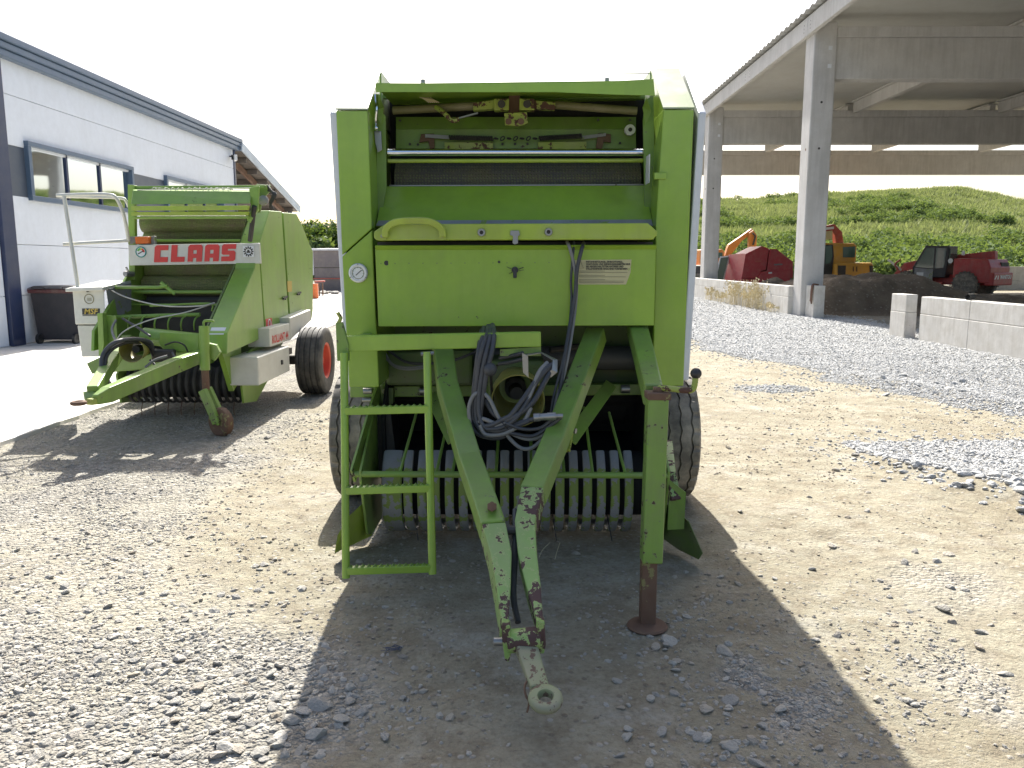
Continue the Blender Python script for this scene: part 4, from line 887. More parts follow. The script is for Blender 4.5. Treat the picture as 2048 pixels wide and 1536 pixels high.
# gauge on the left shield
gp = W(717, 546, YF); gg = obj('pressure_gauge', MB().lathe([(.052, 0), (.052, -.010), (.046, -.018), (.041, -.018), (.039, -.012)], gp, (0, 1, 0), 36), 'white_plain', B, smooth=35)
obj('dial', MB().cyl(gp-V((0, .0115, 0)), gp-V((0, .0125, 0)), .040, 30), 'white_plain', gg); obj('needle', MB().bars([gp+V((-.012, -.0145, -.012)), gp+V((.020, -.0145, .016))], .004, .002, up=(0, 1, 0)), 'ink', gg)
obj('dial_ring', MB().torus(gp-V((0, .013, 0)), (0, 1, 0), .031, .0018, 30, 5), 'ink_grey', gg)
for k in range(9):
    a = R(-130+k*32); obj('tick', MB().bars([gp+V((math.sin(a)*.026, -.0135, math.cos(a)*.026)), gp+V((math.sin(a)*.034, -.0135, math.cos(a)*.034))], .003, .001, up=(0, 1, 0)), 'teal', gg)
for a in (0, 2.1, 4.2): obj('screw', MB().cyl(gp+V((math.sin(a)*.047, -.014, math.cos(a)*.047)), gp+V((math.sin(a)*.047, -.02, math.cos(a)*.047)), .004, 8), 'steel', gg)
# stickers, hooks, hinge block
p = W(1313, 345, YF); obj('sticker', MB().prism([V((p.x-.0345, 4.43, p.z-.05)), V((p.x-.0345, 4.55, p.z-.05)), V((p.x-.0345, 4.55, p.z+.10)), V((p.x-.0345, 4.43, p.z+.10))], (.003, 0, 0)), 'white_plain', B)
obj('hinge_block', MB().pp([(1309, 345), (1333, 345), (1333, 358), (1309, 358)], 4.385, .03), 'green', B, bevel=.003)
obj('hook_strap', MB().pp([(748, 262), (762, 262), (764, 300), (755, 305), (750, 285)], 4.56, .012), 'steel', B, bevel=.003); obj('chrome_hook', MB().tube(spline(WP((752, 190, 4.55), (753, 215, 4.52), (751, 240, 4.53), (753, 258, 4.56))), .010, 8), 'chrome', B, smooth=40); obj('hook_ball', MB().ball(W(752, 256, 4.53), .016), 'chrome', B, smooth=60)
for x in (-1, 1):
    px = 1293 if x > 0 else 760; obj('bent_flap', MB().add(WP((px, 195, 4.52), (px+10*x, 222, 4.56), (px-2*x, 250, 4.58), (px-8*x, 215, 4.6)), [(0, 1, 2, 3)]), 'green_worn', B)
# under the panel: frame
obj('frame_tube', MB().pp([(700, 773), (1318, 768), (1318, 790), (700, 795)], 4.86, .09), 'green_worn', B, bevel=.006)
obj('feed_roller', MB().cyl((-.70, 4.95, W(1190, 718, 4.9).z), (.74, 4.95, W(1190, 718, 4.9).z), .075, 24), 'dkroller', B, smooth=35)
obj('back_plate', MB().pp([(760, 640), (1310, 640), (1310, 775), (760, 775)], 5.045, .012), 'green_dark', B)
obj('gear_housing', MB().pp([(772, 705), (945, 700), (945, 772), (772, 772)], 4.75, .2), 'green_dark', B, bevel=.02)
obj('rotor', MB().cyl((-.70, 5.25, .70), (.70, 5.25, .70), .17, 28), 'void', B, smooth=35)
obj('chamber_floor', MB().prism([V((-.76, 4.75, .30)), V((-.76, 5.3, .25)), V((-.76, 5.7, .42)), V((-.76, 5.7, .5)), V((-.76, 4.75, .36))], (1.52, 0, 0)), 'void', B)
for x in (-.80, .77): obj('chamber_side', MB().prism([V((x, y, z)) for y, z in ((4.62, .30), (4.60, .70), (4.9, 1.0), (5.8, 1.0), (5.8, .42), (5.2, .25))], (.02, 0, 0)), 'void', B)
obj('axle', MB().bb(-1.02, 1.02, 5.40, 5.50, .38, .48), 'green_dark', B)
for px, py, r in ((848, 782, .028), (1250, 778, .026), (735, 782, .018), (733, 800, .014)): obj('coupling', MB().cyl(W(px-8, py, 4.84), W(px+9, py, 4.84), r, 14), 'steel', B, smooth=35)
obj('valve_block', MB().pp([(748, 776), (786, 776), (786, 808), (748, 808)], 4.78, .07), 'green_dark', B, bevel=.004); obj('lamp_lens', MB().cyl(W(770, 783, 4.79), W(770, 783, 4.765), .018, 14), 'decal_cream', B, smooth=35)
obj('wiring', MB().tube(spline(WP((770, 705, 4.7), (785, 728, 4.66), (815, 735, 4.64), (850, 732, 4.66))), .006, 6).tube(spline(WP((768, 712, 4.7), (788, 733, 4.66), (815, 739, 4.64), (850, 736, 4.66))), .006, 6), 'hose_grey', B)
obj('wiring', MB().tube(spline(WP((775, 700, 4.72), (820, 726, 4.68), (900, 722, 4.66), (960, 700, 4.68))), .008, 6), 'hose', B)
obj('linkage', MB().tube(WP((1190, 690, 4.8), (1100, 700, 4.7)), .02, 8), 'dark', B)
# wheels
wheel(B, 1.05, 5.46, .432, .29, .215, True, 'orange_rim', 1); wheel(B, -1.085, 5.46, .432, .29, .215, True, 'orange_rim', -1)
# step ladder
lad = obj('ladder_bar', MB().pp([(690, 672), (1082, 664), (1082, 694), (690, 703)], 3.93, .05), 'green', B, bevel=.005)
obj('end_bracket', MB().pp([(671, 645), (684, 645), (697, 690), (697, 722), (674, 722)], 3.92, .03), 'green_worn', lad, bevel=.003); obj('hook', MB().tube(spline(WP((676, 648, 3.93), (681, 636, 3.93), (675, 625, 3.93))), .010, 8), 'green_rusty', lad)
obj('end_plate', MB().pp([(1074, 694), (1082, 694), (1082, 712), (1000, 712), (1000, 699)], 3.95, .02), 'green_worn', lad)
for px in (720, 1060): obj('bar_arm', MB().bars([W(px, 685, 3.985), W(px+(20 if px < 900 else 0), 675, 4.55)], .05, .06), 'green_worn', lad)
for a, b in (((688, 706), (692, 1156)), ((854, 704), (865, 1148))):
    rl = obj('rail', MB().tube([W(*a, 3.90), W(*b, 3.70)], .0195, 12), 'green', lad, smooth=35)
obj('bolt', MB().cyl(W(842, 708, 3.90), W(868, 706, 3.90), .010, 8), 'steel', lad)
for (a, b), yq in zip((((690, 822), (858, 818)), ((692, 981), (862, 976)), ((695, 1141), (866, 1136))), (3.845, 3.775, 3.705)):
    p, q = W(*a, yq), W(*b, yq); rg2 = obj('rung', MB().bars([p, q], .034, .036), 'green', lad, bevel=.003)
    z = MB(); n = 14
    for k in range(n):
        c = p.lerp(q, (k+.5)/n); z.add([c+V((-.010, -.013, .018)), c+V((.010, -.013, .018)), c+V((0, -.013, .026)), c+V((-.010, .013, .018)), c+V((.010, .013, .018)), c+V((0, .013, .026))], [(0, 1, 2), (3, 5, 4), (0, 2, 5, 3), (1, 4, 5, 2)])
    obj('serration', z, 'green_worn', rg2)
# drawbar
la = [(884, 690, 4.42), (895, 775, 4.12), (938, 921, 3.66), (963, 992, 3.42), (986, 1062, 3.20), (1000, 1123, 3.05), (1005, 1190, 2.90), (1008, 1262, 2.76)]
ra = [(1193, 668, 4.45), (1150, 780, 4.12), (1110, 886, 3.75), (1066, 991, 3.42), (1051, 1058, 3.22), (1056, 1123, 3.06), (1068, 1188, 2.91), (1081, 1258, 2.76)]
db = obj('drawbar', MB().bars(WP(*la[:5]), .105, .10), 'green_worn', B, bevel=.008); obj('drawbar_arm', MB().bars(WP(*la[4:]), [.10, .085, .055, .024], [.095, .11, .11, .10]), 'green_chip', db, bevel=.006)
obj('drawbar_arm', MB().bars(WP(*ra[:4]), .105, .10), 'green_worn', db, bevel=.008); obj('drawbar_arm', MB().bars(WP(*ra[3:]), [.10, .085, .075, .055, .024], [.10, .10, .11, .11, .10]), 'green_chip', db, bevel=.006)
for px, py in ((984, 1013), (994, 1045)): obj('bolt_head', MB().cyl(W(px, py, 3.27), W(px, py, 3.22), .022, 6), 'rust', db, bevel=.002)
for a, b, bx in (((862, 790, 4.75), (908, 880, 3.98), -1), ((1222, 768, 4.78), (1140, 880, 3.98), 1)):
    br = obj('brace', MB().bars(WP(a, b), .012, .075, up=(bx*.85, 0, -.5)), 'green_worn', db, bevel=.002)
    obj('brace_bracket', MB().bars(WP((b[0]-2*bx, b[1]-22, 4.0), (b[0]-10*bx, b[1]+22, 3.86)), .02, .05, up=(bx, -.3, 0)), 'green_rusty', br, bevel=.003); obj('bolt', MB().cyl(W(b[0]-10*bx, b[1]-20, 3.97), W(b[0]+12*bx, b[1]-18, 3.94), .014, 8), 'steel', br)
obj('inner_hose', MB().tube(spline(WP((1030, 1020, 3.3), (1030, 1110, 3.1), (1027, 1190, 2.95), (1036, 1245, 2.85))), .012, 8), 'hose', db); obj('cross_tie', MB().tube(WP((1010, 1060, 3.18), (1040, 1060, 3.18)), .02, 10), 'dark', db)
hp0, hp1 = W(1004, 1283, 2.70), W(1094, 1276, 2.70)
hc = obj('hitch_clevis', MB().cyl(hp0+V((.02, 0, .0)), hp1-V((.02, 0, 0)), .042, 24), 'green_chip', db, smooth=35)
for px, lst in ((0, [(1004, 1248), (1020, 1252), (1024, 1300), (1018, 1325), (1010, 1322), (1004, 1280)]), (1, [(1073, 1240), (1089, 1246), (1092, 1290), (1088, 1308), (1078, 1308), (1072, 1270)])): obj('clevis_plate', MB().pp(lst, 2.67, .05), 'green_chip', hc, bevel=.004)
obj('hitch_pin', MB().cyl(hp0-V((.03, 0, .0)), hp0+V((.02, 0, 0)), .016, 12), 'steel', hc, smooth=35)
ec = W(1091, 1398, 2.43)
obj('hitch_shank', MB().bars([W(1050, 1288, 2.70), W(1064, 1330, 2.60), W(1080, 1378, 2.48)], [.080, .072, .062], [.05, .036, .030]), 'eye', hc, bevel=.008)
obj('hitch_eye', MB().lathe([(.024, -.016), (.046, -.018), (.055, -.010), (.0575, 0), (.055, .010), (.046, .016), (.028, .015), (.024, .009), (.024, -.016)], ec, (0, -.30, 1), 36, cap=False), 'eye', hc, smooth=50)
obj('safety_chain', MB().tube(spline(WP((1054, 1362, 2.52), (1049, 1375, 2.5), (1052, 1392, 2.48), (1058, 1405, 2.47), (1054, 1425, 2.46))), .004, 6), 'rust', hc)
# jack
jk = obj('jack_tube', MB().bars([W(1314, 795, 3.40), W(1302, 1122, 3.36)], .088, .088, up=(0, -1, 0)), 'green_worn', B, bevel=.006)
p = W(1300, 1115, 3.36); obj('jack_leg', MB().box((p.x-.005, 3.36, p.z/2+.02), (.066, .066, p.z), None), 'rust', jk, bevel=.004)
obj('jack_foot', MB().lathe([(.086, 0), (.090, .006), (.083, .013), (.04, .018)], (p.x-.008, 3.34, float(gz(p.x, 3.34))+.002), (0, 0, 1), 30), 'rust', jk, smooth=35)
obj('jack_cap', MB().box(W(1315, 790, 3.40), (.10, .10, .03)), 'rust', jk, bevel=.004)
obj('jack_arm', MB().bars(WP((1272, 650, 4.5), (1290, 720, 4.0), (1306, 790, 3.46)), [.10, .095, .08], [.10, .095, .10]), 'green_worn', jk, bevel=.008)
ck = obj('crank', MB().tube(spline(WP((1317, 776, 3.40), (1340, 777, 3.37), (1372, 781, 3.35), (1386, 778, 3.35), (1390, 765, 3.35), (1391, 752, 3.35))), .013, 10), 'green_rusty', jk, smooth=45); obj('crank_hub', MB().cyl(W(1317, 790, 3.40), W(1317, 774, 3.40), .024, 14), 'rust', ck, smooth=35); obj('crank_knob', MB().ball(W(1392, 747, 3.35), .024, 18), 'black', ck, smooth=60)
# shaft guard and couplings
ax0, ax1 = W(1030, 770, 4.45), W(1036, 802, 4.08); ax = ax1-ax0; Lg = ax.length
gd = obj('shaft_guard', MB().lathe([(.105, 0), (.115, Lg*.35), (.137, Lg*.6), (.139, Lg), (.134, Lg), (.130, Lg*.6), (.100, Lg*.2), (.09, Lg*.15)], ax0, ax, 40, cap=False), 'yellow_guard', B, smooth=40)
obj('shaft_stub', MB().cyl(ax0, ax0+ax*.55, .035, 18).cyl(ax0, ax0+ax*.25, .06, 18), 'dark', gd, smooth=35)
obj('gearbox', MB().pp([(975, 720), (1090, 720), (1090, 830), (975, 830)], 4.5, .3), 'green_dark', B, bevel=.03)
lv = obj('control_lever', MB().tube(WP((985, 800, 4.2), (981, 742, 3.86)), .008, 8), 'dark', B); obj('lever_knob', MB().ball(W(980, 739, 3.85), .034, 18), 'hose', lv, smooth=60)
# hose holder
hh = obj('hose_holder', MB().pp([(1044, 706), (1056, 712), (1057, 755), (1046, 745)], 3.86, .012), 'steel', B); obj('holder_loop', MB().bars(WP((1050, 710, 3.87), (1082, 705, 3.95), (1110, 720, 3.88), (1109, 742, 3.86), (1098, 750, 3.86)), .03, .006, up=(0, 0, 1)), 'steel', hh)
def hose(pts, r=.0115, mat='hose', name='hydraulic_hose'): return obj(name, MB().tube(spline(WP(*pts), 7), r, 8), mat, B, smooth=60)
hose([(976, 652, 4.2), (974, 668, 3.95), (966, 690, 3.87), (958, 730, 3.86), (953, 780, 3.86), (952, 830, 3.85), (962, 862, 3.83), (985, 868, 3.82), (1015, 855, 3.80), (1045, 843, 3.79), (1070, 838, 3.78)])
hose([(985, 650, 4.2), (988, 668, 3.95), (984, 700, 3.87), (973, 745, 3.85), (966, 790, 3.85), (960, 835, 3.85), (968, 862, 3.84)], .013)
hose([(968, 655, 4.2), (966, 672, 3.95), (958, 700, 3.88), (954, 745, 3.87), (949, 800, 3.87), (942, 830, 3.87), (944, 855, 3.86), (965, 872, 3.84), (1000, 875, 3.82), (1022, 860, 3.81), (1042, 845, 3.8)], .012)
hose([(1106, 728, 3.88), (1085, 742, 3.85), (1066, 770, 3.82), (1045, 800, 3.80), (1022, 830, 3.79), (1008, 838, 3.79), (985, 850, 3.80), (968, 853, 3.82)], .013)
hose([(1095, 725, 3.88), (1078, 745, 3.84), (1062, 785, 3.81), (1050, 812, 3.80), (1040, 826, 3.79), (1012, 845, 3.79), (990, 852, 3.8)], .011, 'hose_grey')
hose([(1104, 735, 3.88), (1088, 765, 3.84), (1072, 795, 3.81), (1055, 815, 3.80), (1030, 832, 3.79), (1010, 842, 3.79)], .014)
hose([(940, 845, 3.85), (938, 815, 3.85), (948, 790, 3.85), (966, 786, 3.85), (980, 800, 3.84), (992, 825, 3.83), (1003, 845, 3.82), (1014, 870, 3.81), (1040, 895, 3.8), (1065, 895, 3.8), (1090, 870, 3.82), (1100, 845, 3.84)], .010, 'hose_grey')
hose([(958, 845, 3.83), (966, 838, 3.83), (985, 845, 3.82), (1010, 855, 3.81), (1030, 870, 3.80), (1060, 878, 3.80), (1085, 870, 3.81), (1100, 850, 3.82), (1120, 836, 3.80)], .011, 'hose_grey')
hose([(960, 850, 3.82), (970, 868, 3.81), (995, 870, 3.80), (1020, 862, 3.79), (1048, 842, 3.79), (1062, 815, 3.80)], .011, 'hose_grey')
hose([(1000, 862, 3.80), (1030, 868, 3.79), (1065, 872, 3.79), (1095, 855, 3.80), (1122, 835, 3.79)], .010)
hose([(970, 800, 3.88), (985, 825, 3.86), (1000, 838, 3.84), (1010, 850, 3.82)], .012)
hose([(1000, 716, 4.0), (1022, 712, 3.95), (1046, 706, 3.90)], .010); hose([(998, 728, 4.0), (1022, 724, 3.95), (1046, 718, 3.90)], .010)
hose([(980, 652, 4.2), (980, 670, 3.94), (972, 705, 3.86), (962, 760, 3.85), (957, 815, 3.84), (966, 850, 3.82), (992, 862, 3.80), (1030, 852, 3.79), (1058, 842, 3.78)], .012)
hose([(963, 660, 4.2), (958, 690, 3.9), (950, 750, 3.88), (946, 800, 3.87), (948, 842, 3.86), (975, 866, 3.83), (1010, 866, 3.81), (1040, 850, 3.8)], .010)
hose([(1100, 732, 3.87), (1074, 762, 3.83), (1052, 806, 3.8), (1030, 838, 3.785), (1000, 856, 3.79), (972, 858, 3.81)], .012)
hose([(1010, 846, 3.78), (1045, 858, 3.78), (1080, 856, 3.79), (1104, 838, 3.8)], .009)
q = obj('hose_coupling', MB().cyl(W(1068, 835, 3.775), W(1080, 834, 3.772), .021, 14).cyl(W(1080, 834, 3.772), W(1095, 833, 3.77), .018, 14).cyl(W(1095, 833, 3.77), W(1112, 832, 3.767), .020, 14).cyl(W(1112, 832, 3.767), W(1126, 832, 3.765), .012, 12), 'steel', B, smooth=35)
obj('cable_tie', MB().torus(W(1009, 848, 3.80), (1, 0, .8), .03, .003, 16, 5), 'black', B)
# hoses over the front panel
for pts, r, m in (([(1134, 484, 4.3), (1139, 495, 4.255), (1148, 530, 4.255), (1153, 570, 4.255), (1150, 620, 4.25), (1140, 690, 4.2), (1128, 750, 4.15), (1112, 800, 4.1), (1106, 840, 4.05)], .009, 'hose_grey'),
                  ([(1148, 484, 4.3), (1146, 510, 4.262), (1142, 560, 4.26), (1143, 600, 4.258), (1138, 660, 4.21), (1126, 720, 4.16), (1108, 790, 4.1), (1098, 850, 4.05)], .007, 'hose'),
                  ([(1168, 486, 4.3), (1163, 500, 4.255), (1154, 540, 4.245), (1150, 590, 4.245), (1140, 650, 4.22), (1130, 710, 4.17), (1120, 780, 4.12), (1108, 850, 4.06)], .011, 'hose')):
    hose(pts, r, m, 'control_cable')
# pickup
pk = obj('pickup_pipe', MB().cyl(W(704, 948, 4.16), W(1338, 951, 4.16), .0175, 14), 'green_worn', B, smooth=35)
for x0, y0, x1, y1 in ((800, 945, 833, 825), (873, 945, 894, 850), (905, 945, 920, 860), (992, 945, 997, 870), (1062, 945, 1062, 880), (1185, 945, 1168, 815), (1250, 945, 1218, 825), (1128, 945, 1120, 860)):
    obj('wind_guard_rod', MB().tube([W(x0, y0, 4.165), W(x1, y1, 4.62)], .0085, 8), 'green_worn', pk, smooth=40)
PC = V((0, 4.62, .30)); PRr = .28
def band(w):
    mb = MB(); ang = [R(a) for a in range(-110, 66, 8)]; k = len(ang)
    sec = [(-.5, -.014), (-.44, -.004), (-.25, 0), (.25, 0), (.44, -.004), (.5, -.014), (.42, -.016), (-.42, -.016)]; n = len(sec)
    for a in ang: mb.v += [(x*w, -math.cos(a)*(PRr+r), math.sin(a)*(PRr+r)) for x, r in sec]
    mb.f = [(i*n+j, i*n+(j+1) % n, (i+1)*n+(j+1) % n, (i+1)*n+j) for i in range(k-1) for j in range(n)]+[tuple(range(n)), tuple((k-1)*n+j for j in range(n))]
    return mb
b0 = None; xs0, xs1 = W(812, 1000, 4.28).x, W(1262, 1000, 4.28).x
for k in range(17):
    x = xs0+(xs1-xs0)*k/16; lc = V((x, PC.y, PC.z))-root_off(B)
    if b0 is None: b0 = obj('stripper_band', band(.051), 'silver', B, local=True, smooth=40); b0.location = lc
    else: dup(b0, 'stripper_band', B, lc)
e = obj('stripper_band', band(.115), 'silver', B, local=True, smooth=40); e.location = V((W(779, 1000, 4.28).x, PC.y, PC.z))-root_off(B)
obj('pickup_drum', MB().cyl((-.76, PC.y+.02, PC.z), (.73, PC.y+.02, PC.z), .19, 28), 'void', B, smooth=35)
for k in range(18):
    x = xs0+(xs1-xs0)*(k-.5)/16
    if k in (1, 2, 6, 11, 15): obj('spring_tine', MB().tube([(x, PC.y-.18, PC.z-.12), (x+.012, PC.y-.29, PC.z-.2), (x+.02, PC.y-.31, PC.z-.245)], .003, 5), 'dark', B)
sl = [(4.40, .06), (4.28, .10), (4.22, .25), (4.15, .43), (4.14, .50), (4.35, .62), (4.62, .78), (4.95, .80), (4.95, .2), (4.7, .05)]
for x in (-.845, .800): obj('pickup_side', MB().prism([V((x, y, z)) for y, z in sl], (.014, 0, 0)), 'green_worn', B, bevel=.003)
lx = W(722, 1000, 4.2).x
obj('pickup_side_arm', MB().bars([V((lx-.03, 4.15, .47)), V((lx+.01, 4.5, .74)), V((lx+.02, 4.75, .85))], .012, .10), 'green_worn', B); obj('pickup_side_arm', MB().bars(WP((1336, 884, 4.6), (1342, 948, 4.2), (1352, 1000, 4.12)), .05, .03), 'green_chip', B, bevel=.003)
obj('skid_plate', MB().add([V((-.84, 4.24, .30)), V((-.84, 4.45, .035)), V((-.94, 4.35, .02)), V((-.985, 4.12, .05)), V((-.96, 4.10, .16)), V((-.90, 4.12, .26))], [(0, 1, 2, 3, 4, 5)]), 'green_beam', B)
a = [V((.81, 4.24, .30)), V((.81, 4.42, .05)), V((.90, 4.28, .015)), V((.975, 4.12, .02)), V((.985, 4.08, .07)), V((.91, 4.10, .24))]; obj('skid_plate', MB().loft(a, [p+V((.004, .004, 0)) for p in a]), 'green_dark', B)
a = WP((1340, 960, 4.15), (1372, 985, 4.1), (1368, 1058, 4.1), (1335, 1060, 4.15)); obj('outer_plate', MB().loft(a, [p+V((0, .008, 0)) for p in a]), 'green_worn', B)
obj('wheel_arm', MB().pp([(750, 830), (780, 815), (790, 900), (770, 960), (748, 950)], 4.66, .02), 'dark', B)
obj('hanging_straw', MB().tube(spline(WP((1120, 1085, 4.28), (1112, 1110, 4.2), (1105, 1140, 4.15))), .002, 4).tube(spline(WP((1100, 1085, 4.28), (1085, 1100, 4.22), (1078, 1115, 4.2))), .002, 4), 'straw', B)

# ------------------------------------------------------------------ old baler with the white name board
C2 = thing('round_baler', (-3.46, 9.0, 0), 'older green round baler with white lettered board, parked by the hall', 'baler')
XP = -2.78
def wx(*pts, X=XP): return [WX(a, b, X) for a, b in pts]
pA = obj('side_panel', MB().prism(wx((454, 708), (455, 666), (509, 537), (517, 486), (530, 674)), (-.21, 0, 0)), 'green_old', C2, bevel=.008)
pB = obj('side_panel', MB().prism(wx((519, 486), (539, 421), (563.5, 423), (579, 658), (532, 674)), (-.21, 0, 0)), 'green_old', C2, bevel=.008)
pC = obj('side_panel', MB().prism(wx((566.5, 425), (593, 427), (606, 453), (618.5, 487), (626, 502), (626, 622), (623, 641), (582, 657)), (-.21, 0, 0)), 'green_old', C2, bevel=.008)
pl = wx((454, 708), (455, 666), (509, 537), (539, 421), (593, 427), (618.5, 487), (626, 502), (623, 641)); obj('inner_side', MB().prism([p-V((.215, 0, 0)) for p in pl], (-.02, 0, 0)), 'green_dark', C2)
obj('far_side', MB().prism([V((-4.22, p.y+.25, p.z)) for p in pl], (.03, 0, 0)), 'green_old', C2, bevel=.005)
def pk_handle(par, px, py):
    p = WX(px, py, XP); obj('door_handle', MB().bars([p+V((.02, -.1, 0)), p+V((.02, .06, .02))], .02, .02).cyl(p, p+V((.025, 0, 0)), .016, 10), 'black', par)
pk_handle(pB, 568, 597); pk_handle(pC, 596, 588)
for par, pts, m in ((pC, [(574, 562), (583, 562), (583.5, 583), (575, 584)], 'gold'), (pB, [(531, 638), (543, 636), (545, 668), (533, 672)], 'red_letter'), (pB, [(545, 650), (551, 649), (552, 655), (546, 656)], 'orange_paint'), (pA, [(518, 659), (524, 658), (524, 669), (519, 670)], 'orange_lens'), (pC, [(614, 625), (619, 624), (620, 632), (615, 634)], 'orange_lens')):
    obj('reflector' if m == 'orange_lens' else 'sticker', MB().prism([p+V((.001, 0, 0)) for p in wx(*pts)], (.003, 0, 0)), m, par)
obj('sticker_ring', MB().torus(WX(538, 648, XP)+V((.006, 0, 0)), (1, 0, 0), .05, .006, 18, 5), 'white_plain', pB)
a = W(425, 658, 7.72); obj('notice_sticker', MB().loft(WP((423, 655, 7.70), (452, 655, 7.70), (447, 669, 7.625), (418, 669, 7.625)), [p+V((0, .01, 0)) for p in WP((423, 655, 7.70), (452, 655, 7.70), (447, 669, 7.625), (418, 669, 7.625))]), 'white_plain', pA)
# chamber
obj('chamber_shell', MB().prism([V((-4.18, y, z)) for y, z in ((9.35, .55), (9.35, 2.12), (10.2, 2.12), (10.75, 1.75), (10.85, 1.2), (10.5, .7), (9.8, .45))], (1.18, 0, 0)), 'green_dark', C2)
for yq, Yc, r, m in ((446, 9.05, .10, 'mesh_green'), (470, 9.15, .11, 'mesh_green'), (541, 9.1, .11, 'mesh_green'), (572, 9.0, .11, 'mesh_green'), (603, 9.1, .10, 'dkroller')):
    z = W(390, yq, Yc-r).z; obj('chamber_roller', MB().cyl((-4.17, Yc, z), (-3.0, Yc, z), r, 32), m, C2, smooth=35)
for yq, Yc, r in ((481, 8.85, .016), (584, 8.75, .02), (609, 8.7, .010)): obj('cross_rod', MB().cyl((-4.19, Yc, W(390, yq, Yc).z), (-2.99, Yc, W(390, yq, Yc).z), r, 12), 'green_old', C2, smooth=35)
# top twine unit
obj('upright', MB().pp([(255, 369), (269, 370), (270, 560), (258, 560)], 8.72, .06), 'green_old', C2, bevel=.004)
tu = obj('twine_box', MB().loft(WP((266, 381, 8.55), (505, 383, 8.55), (500, 407, 8.42), (262, 409, 8.42)), WP((266, 376, 8.9), (505, 378, 8.9), (505, 400, 8.9), (266, 402, 8.9))), 'green_old', C2, bevel=.006)
for y0, y1, Yq, m in ((412, 421, 8.38, 'green_beam'), (424, 431, 8.42, 'green_beam'), (433, 438, 8.46, 'green_old')): obj('twine_slat', MB().pp([(262, y0), (497, y0-1), (495, y1-1), (262, y1)], Yq, .05), m, tu, bevel=.004)
obj('top_bar', MB().pp([(268, 372), (530, 370), (530, 376), (268, 378)], 8.75, .06), 'green_old', C2, bevel=.004)
for k in range(16):
    px = 300+k*10.5+random.uniform(-3, 3); obj('twine_eye', MB().tube(spline(WP((px, 382, 8.58), (px+random.uniform(-4, 8), 375, 8.62), (px+random.uniform(4, 16), 379, 8.7)), 4), .004, 5), 'twine', tu)
obj('twine_rod', MB().tube(WP((275, 380, 8.56), (503, 376, 8.56)), .005, 6), 'twine', tu)
obj('end_arm', MB().pp([(498, 376), (512, 372), (518, 372), (516, 420), (500, 446), (493, 440), (502, 420)], 8.5, .03), 'green_old', C2, bevel=.004); obj('end_arm', MB().pp([(512, 368), (540, 370), (540, 382), (524, 400), (520, 425), (512, 425)], 8.85, .03), 'green_worn', C2, bevel=.004)
obj('actuator', MB().tube(WP((509, 412, 8.48), (500, 482, 8.62)), .025, 10), 'dark', C2, smooth=35); obj('actuator_body', MB().ball(W(527, 401, 8.78), .055), 'silver', C2, smooth=60)
for k in range(4): obj('loose_hose', MB().tube(spline(WP((536, 372+k*3, 8.8), (546+k*2, 388, 8.7), (540, 404+k*3, 8.72), (548, 420, 8.8)), 5), .010, 6), 'dark', C2)
obj('orange_lamp', MB().pp([(269, 474), (297, 473), (298, 487), (271, 488)], 8.58, .06), 'orange_lens', C2, bevel=.008); obj('lamp_mount', MB().pp([(256, 473), (309, 472), (310, 489), (256, 489)], 8.64, .05), 'silver', C2, bevel=.004)
# name board
nb = obj('name_board', MB().pp([(256, 490), (518, 486), (521, 527), (259, 531)], 8.56, .05), 'cream', C2, bevel=.006)
o0 = W(256, 531, 8.556); ex = W(521, 527, 8.556)-o0; ex.normalize(); ez = V((0, 0, 1)); Hc = 33*8.6/FPX
def letter(polys, x0, w):
    mb = MB()
    for poly in polys:
        pts = [o0+ex*(x0+(u+.14*v)*w)+ez*(5.5*8.6/FPX+v*Hc)+V((0, -.002, 0)) for u, v in poly]; mb.prism(pts, (0, -.002, 0))
    return mb
wl = 28.5*8.6/FPX; x0 = (309-257)*8.6/FPX; st = 33.2*8.6/FPX
Cc = [[(0, .0), (0, .88), (.12, 1), (.95, 1), (.95, .70), (.42, .70), (.42, .30), (.95, .30), (.95, 0), (.12, 0)]]
Lc = [[(0, 0), (0, 1), (.42, 1), (.42, .30), (.95, .30), (.95, 0)]]
Ac = [[(0, 0), (0, .88), (.12, 1), (.36, 1), (.36, 0)], [(.361, 1), (.60, 1), (.60, .68), (.361, .68)], [(.361, .46), (.60, .46), (.60, .22), (.361, .22)], [(.601, 0), (.601, 1), (.88, 1), (1.0, .88), (1.0, 0)]]
Sc = [[(0, 0), (0, .28), (.55, .28), (.55, .38), (.1, .38), (0, .46), (0, .9), (.12, 1), (.98, 1), (.98, .72), (.42, .72), (.42, .62), (.85, .62), (.97, .52), (.97, .1), (.85, 0)]]
for k, q in enumerate((Cc, Lc, Ac, Ac, Sc)): obj('lettering', letter(q, x0+k*st, wl), 'red_letter', nb)
e = W(282, 504, 8.556); em = obj('emblem', MB().cyl(e, e-V((0, .003, 0)), .056, 30), 'white_plain', nb); obj('emblem_ring', MB().torus(e-V((0, .003, 0)), (0, 1, 0), .052, .006, 30, 5), 'teal', em)
for a0, a1, m in ((-70, -5, 'lime'), (-5, 25, 'gold'), (25, 95, 'red_letter')):
    n = 8; pts = [e+V((math.sin(R(a0+(a1-a0)*i/n))*.042, -.004, math.cos(R(a0+(a1-a0)*i/n))*.042)) for i in range(n+1)]+[e+V((math.sin(R(a1-(a1-a0)*i/n))*.02, -.004, math.cos(R(a1-(a1-a0)*i/n))*.02)) for i in range(n+1)]
    obj('emblem_arc', MB().prism(pts, (0, -.001, 0)), m, em)
obj('emblem_needle', MB().bars([e+V((-.03, -.0055, -.02)), e+V((.03, -.0055, .012))], .01, .001, up=(0, 1, 0)), 'ink', em)
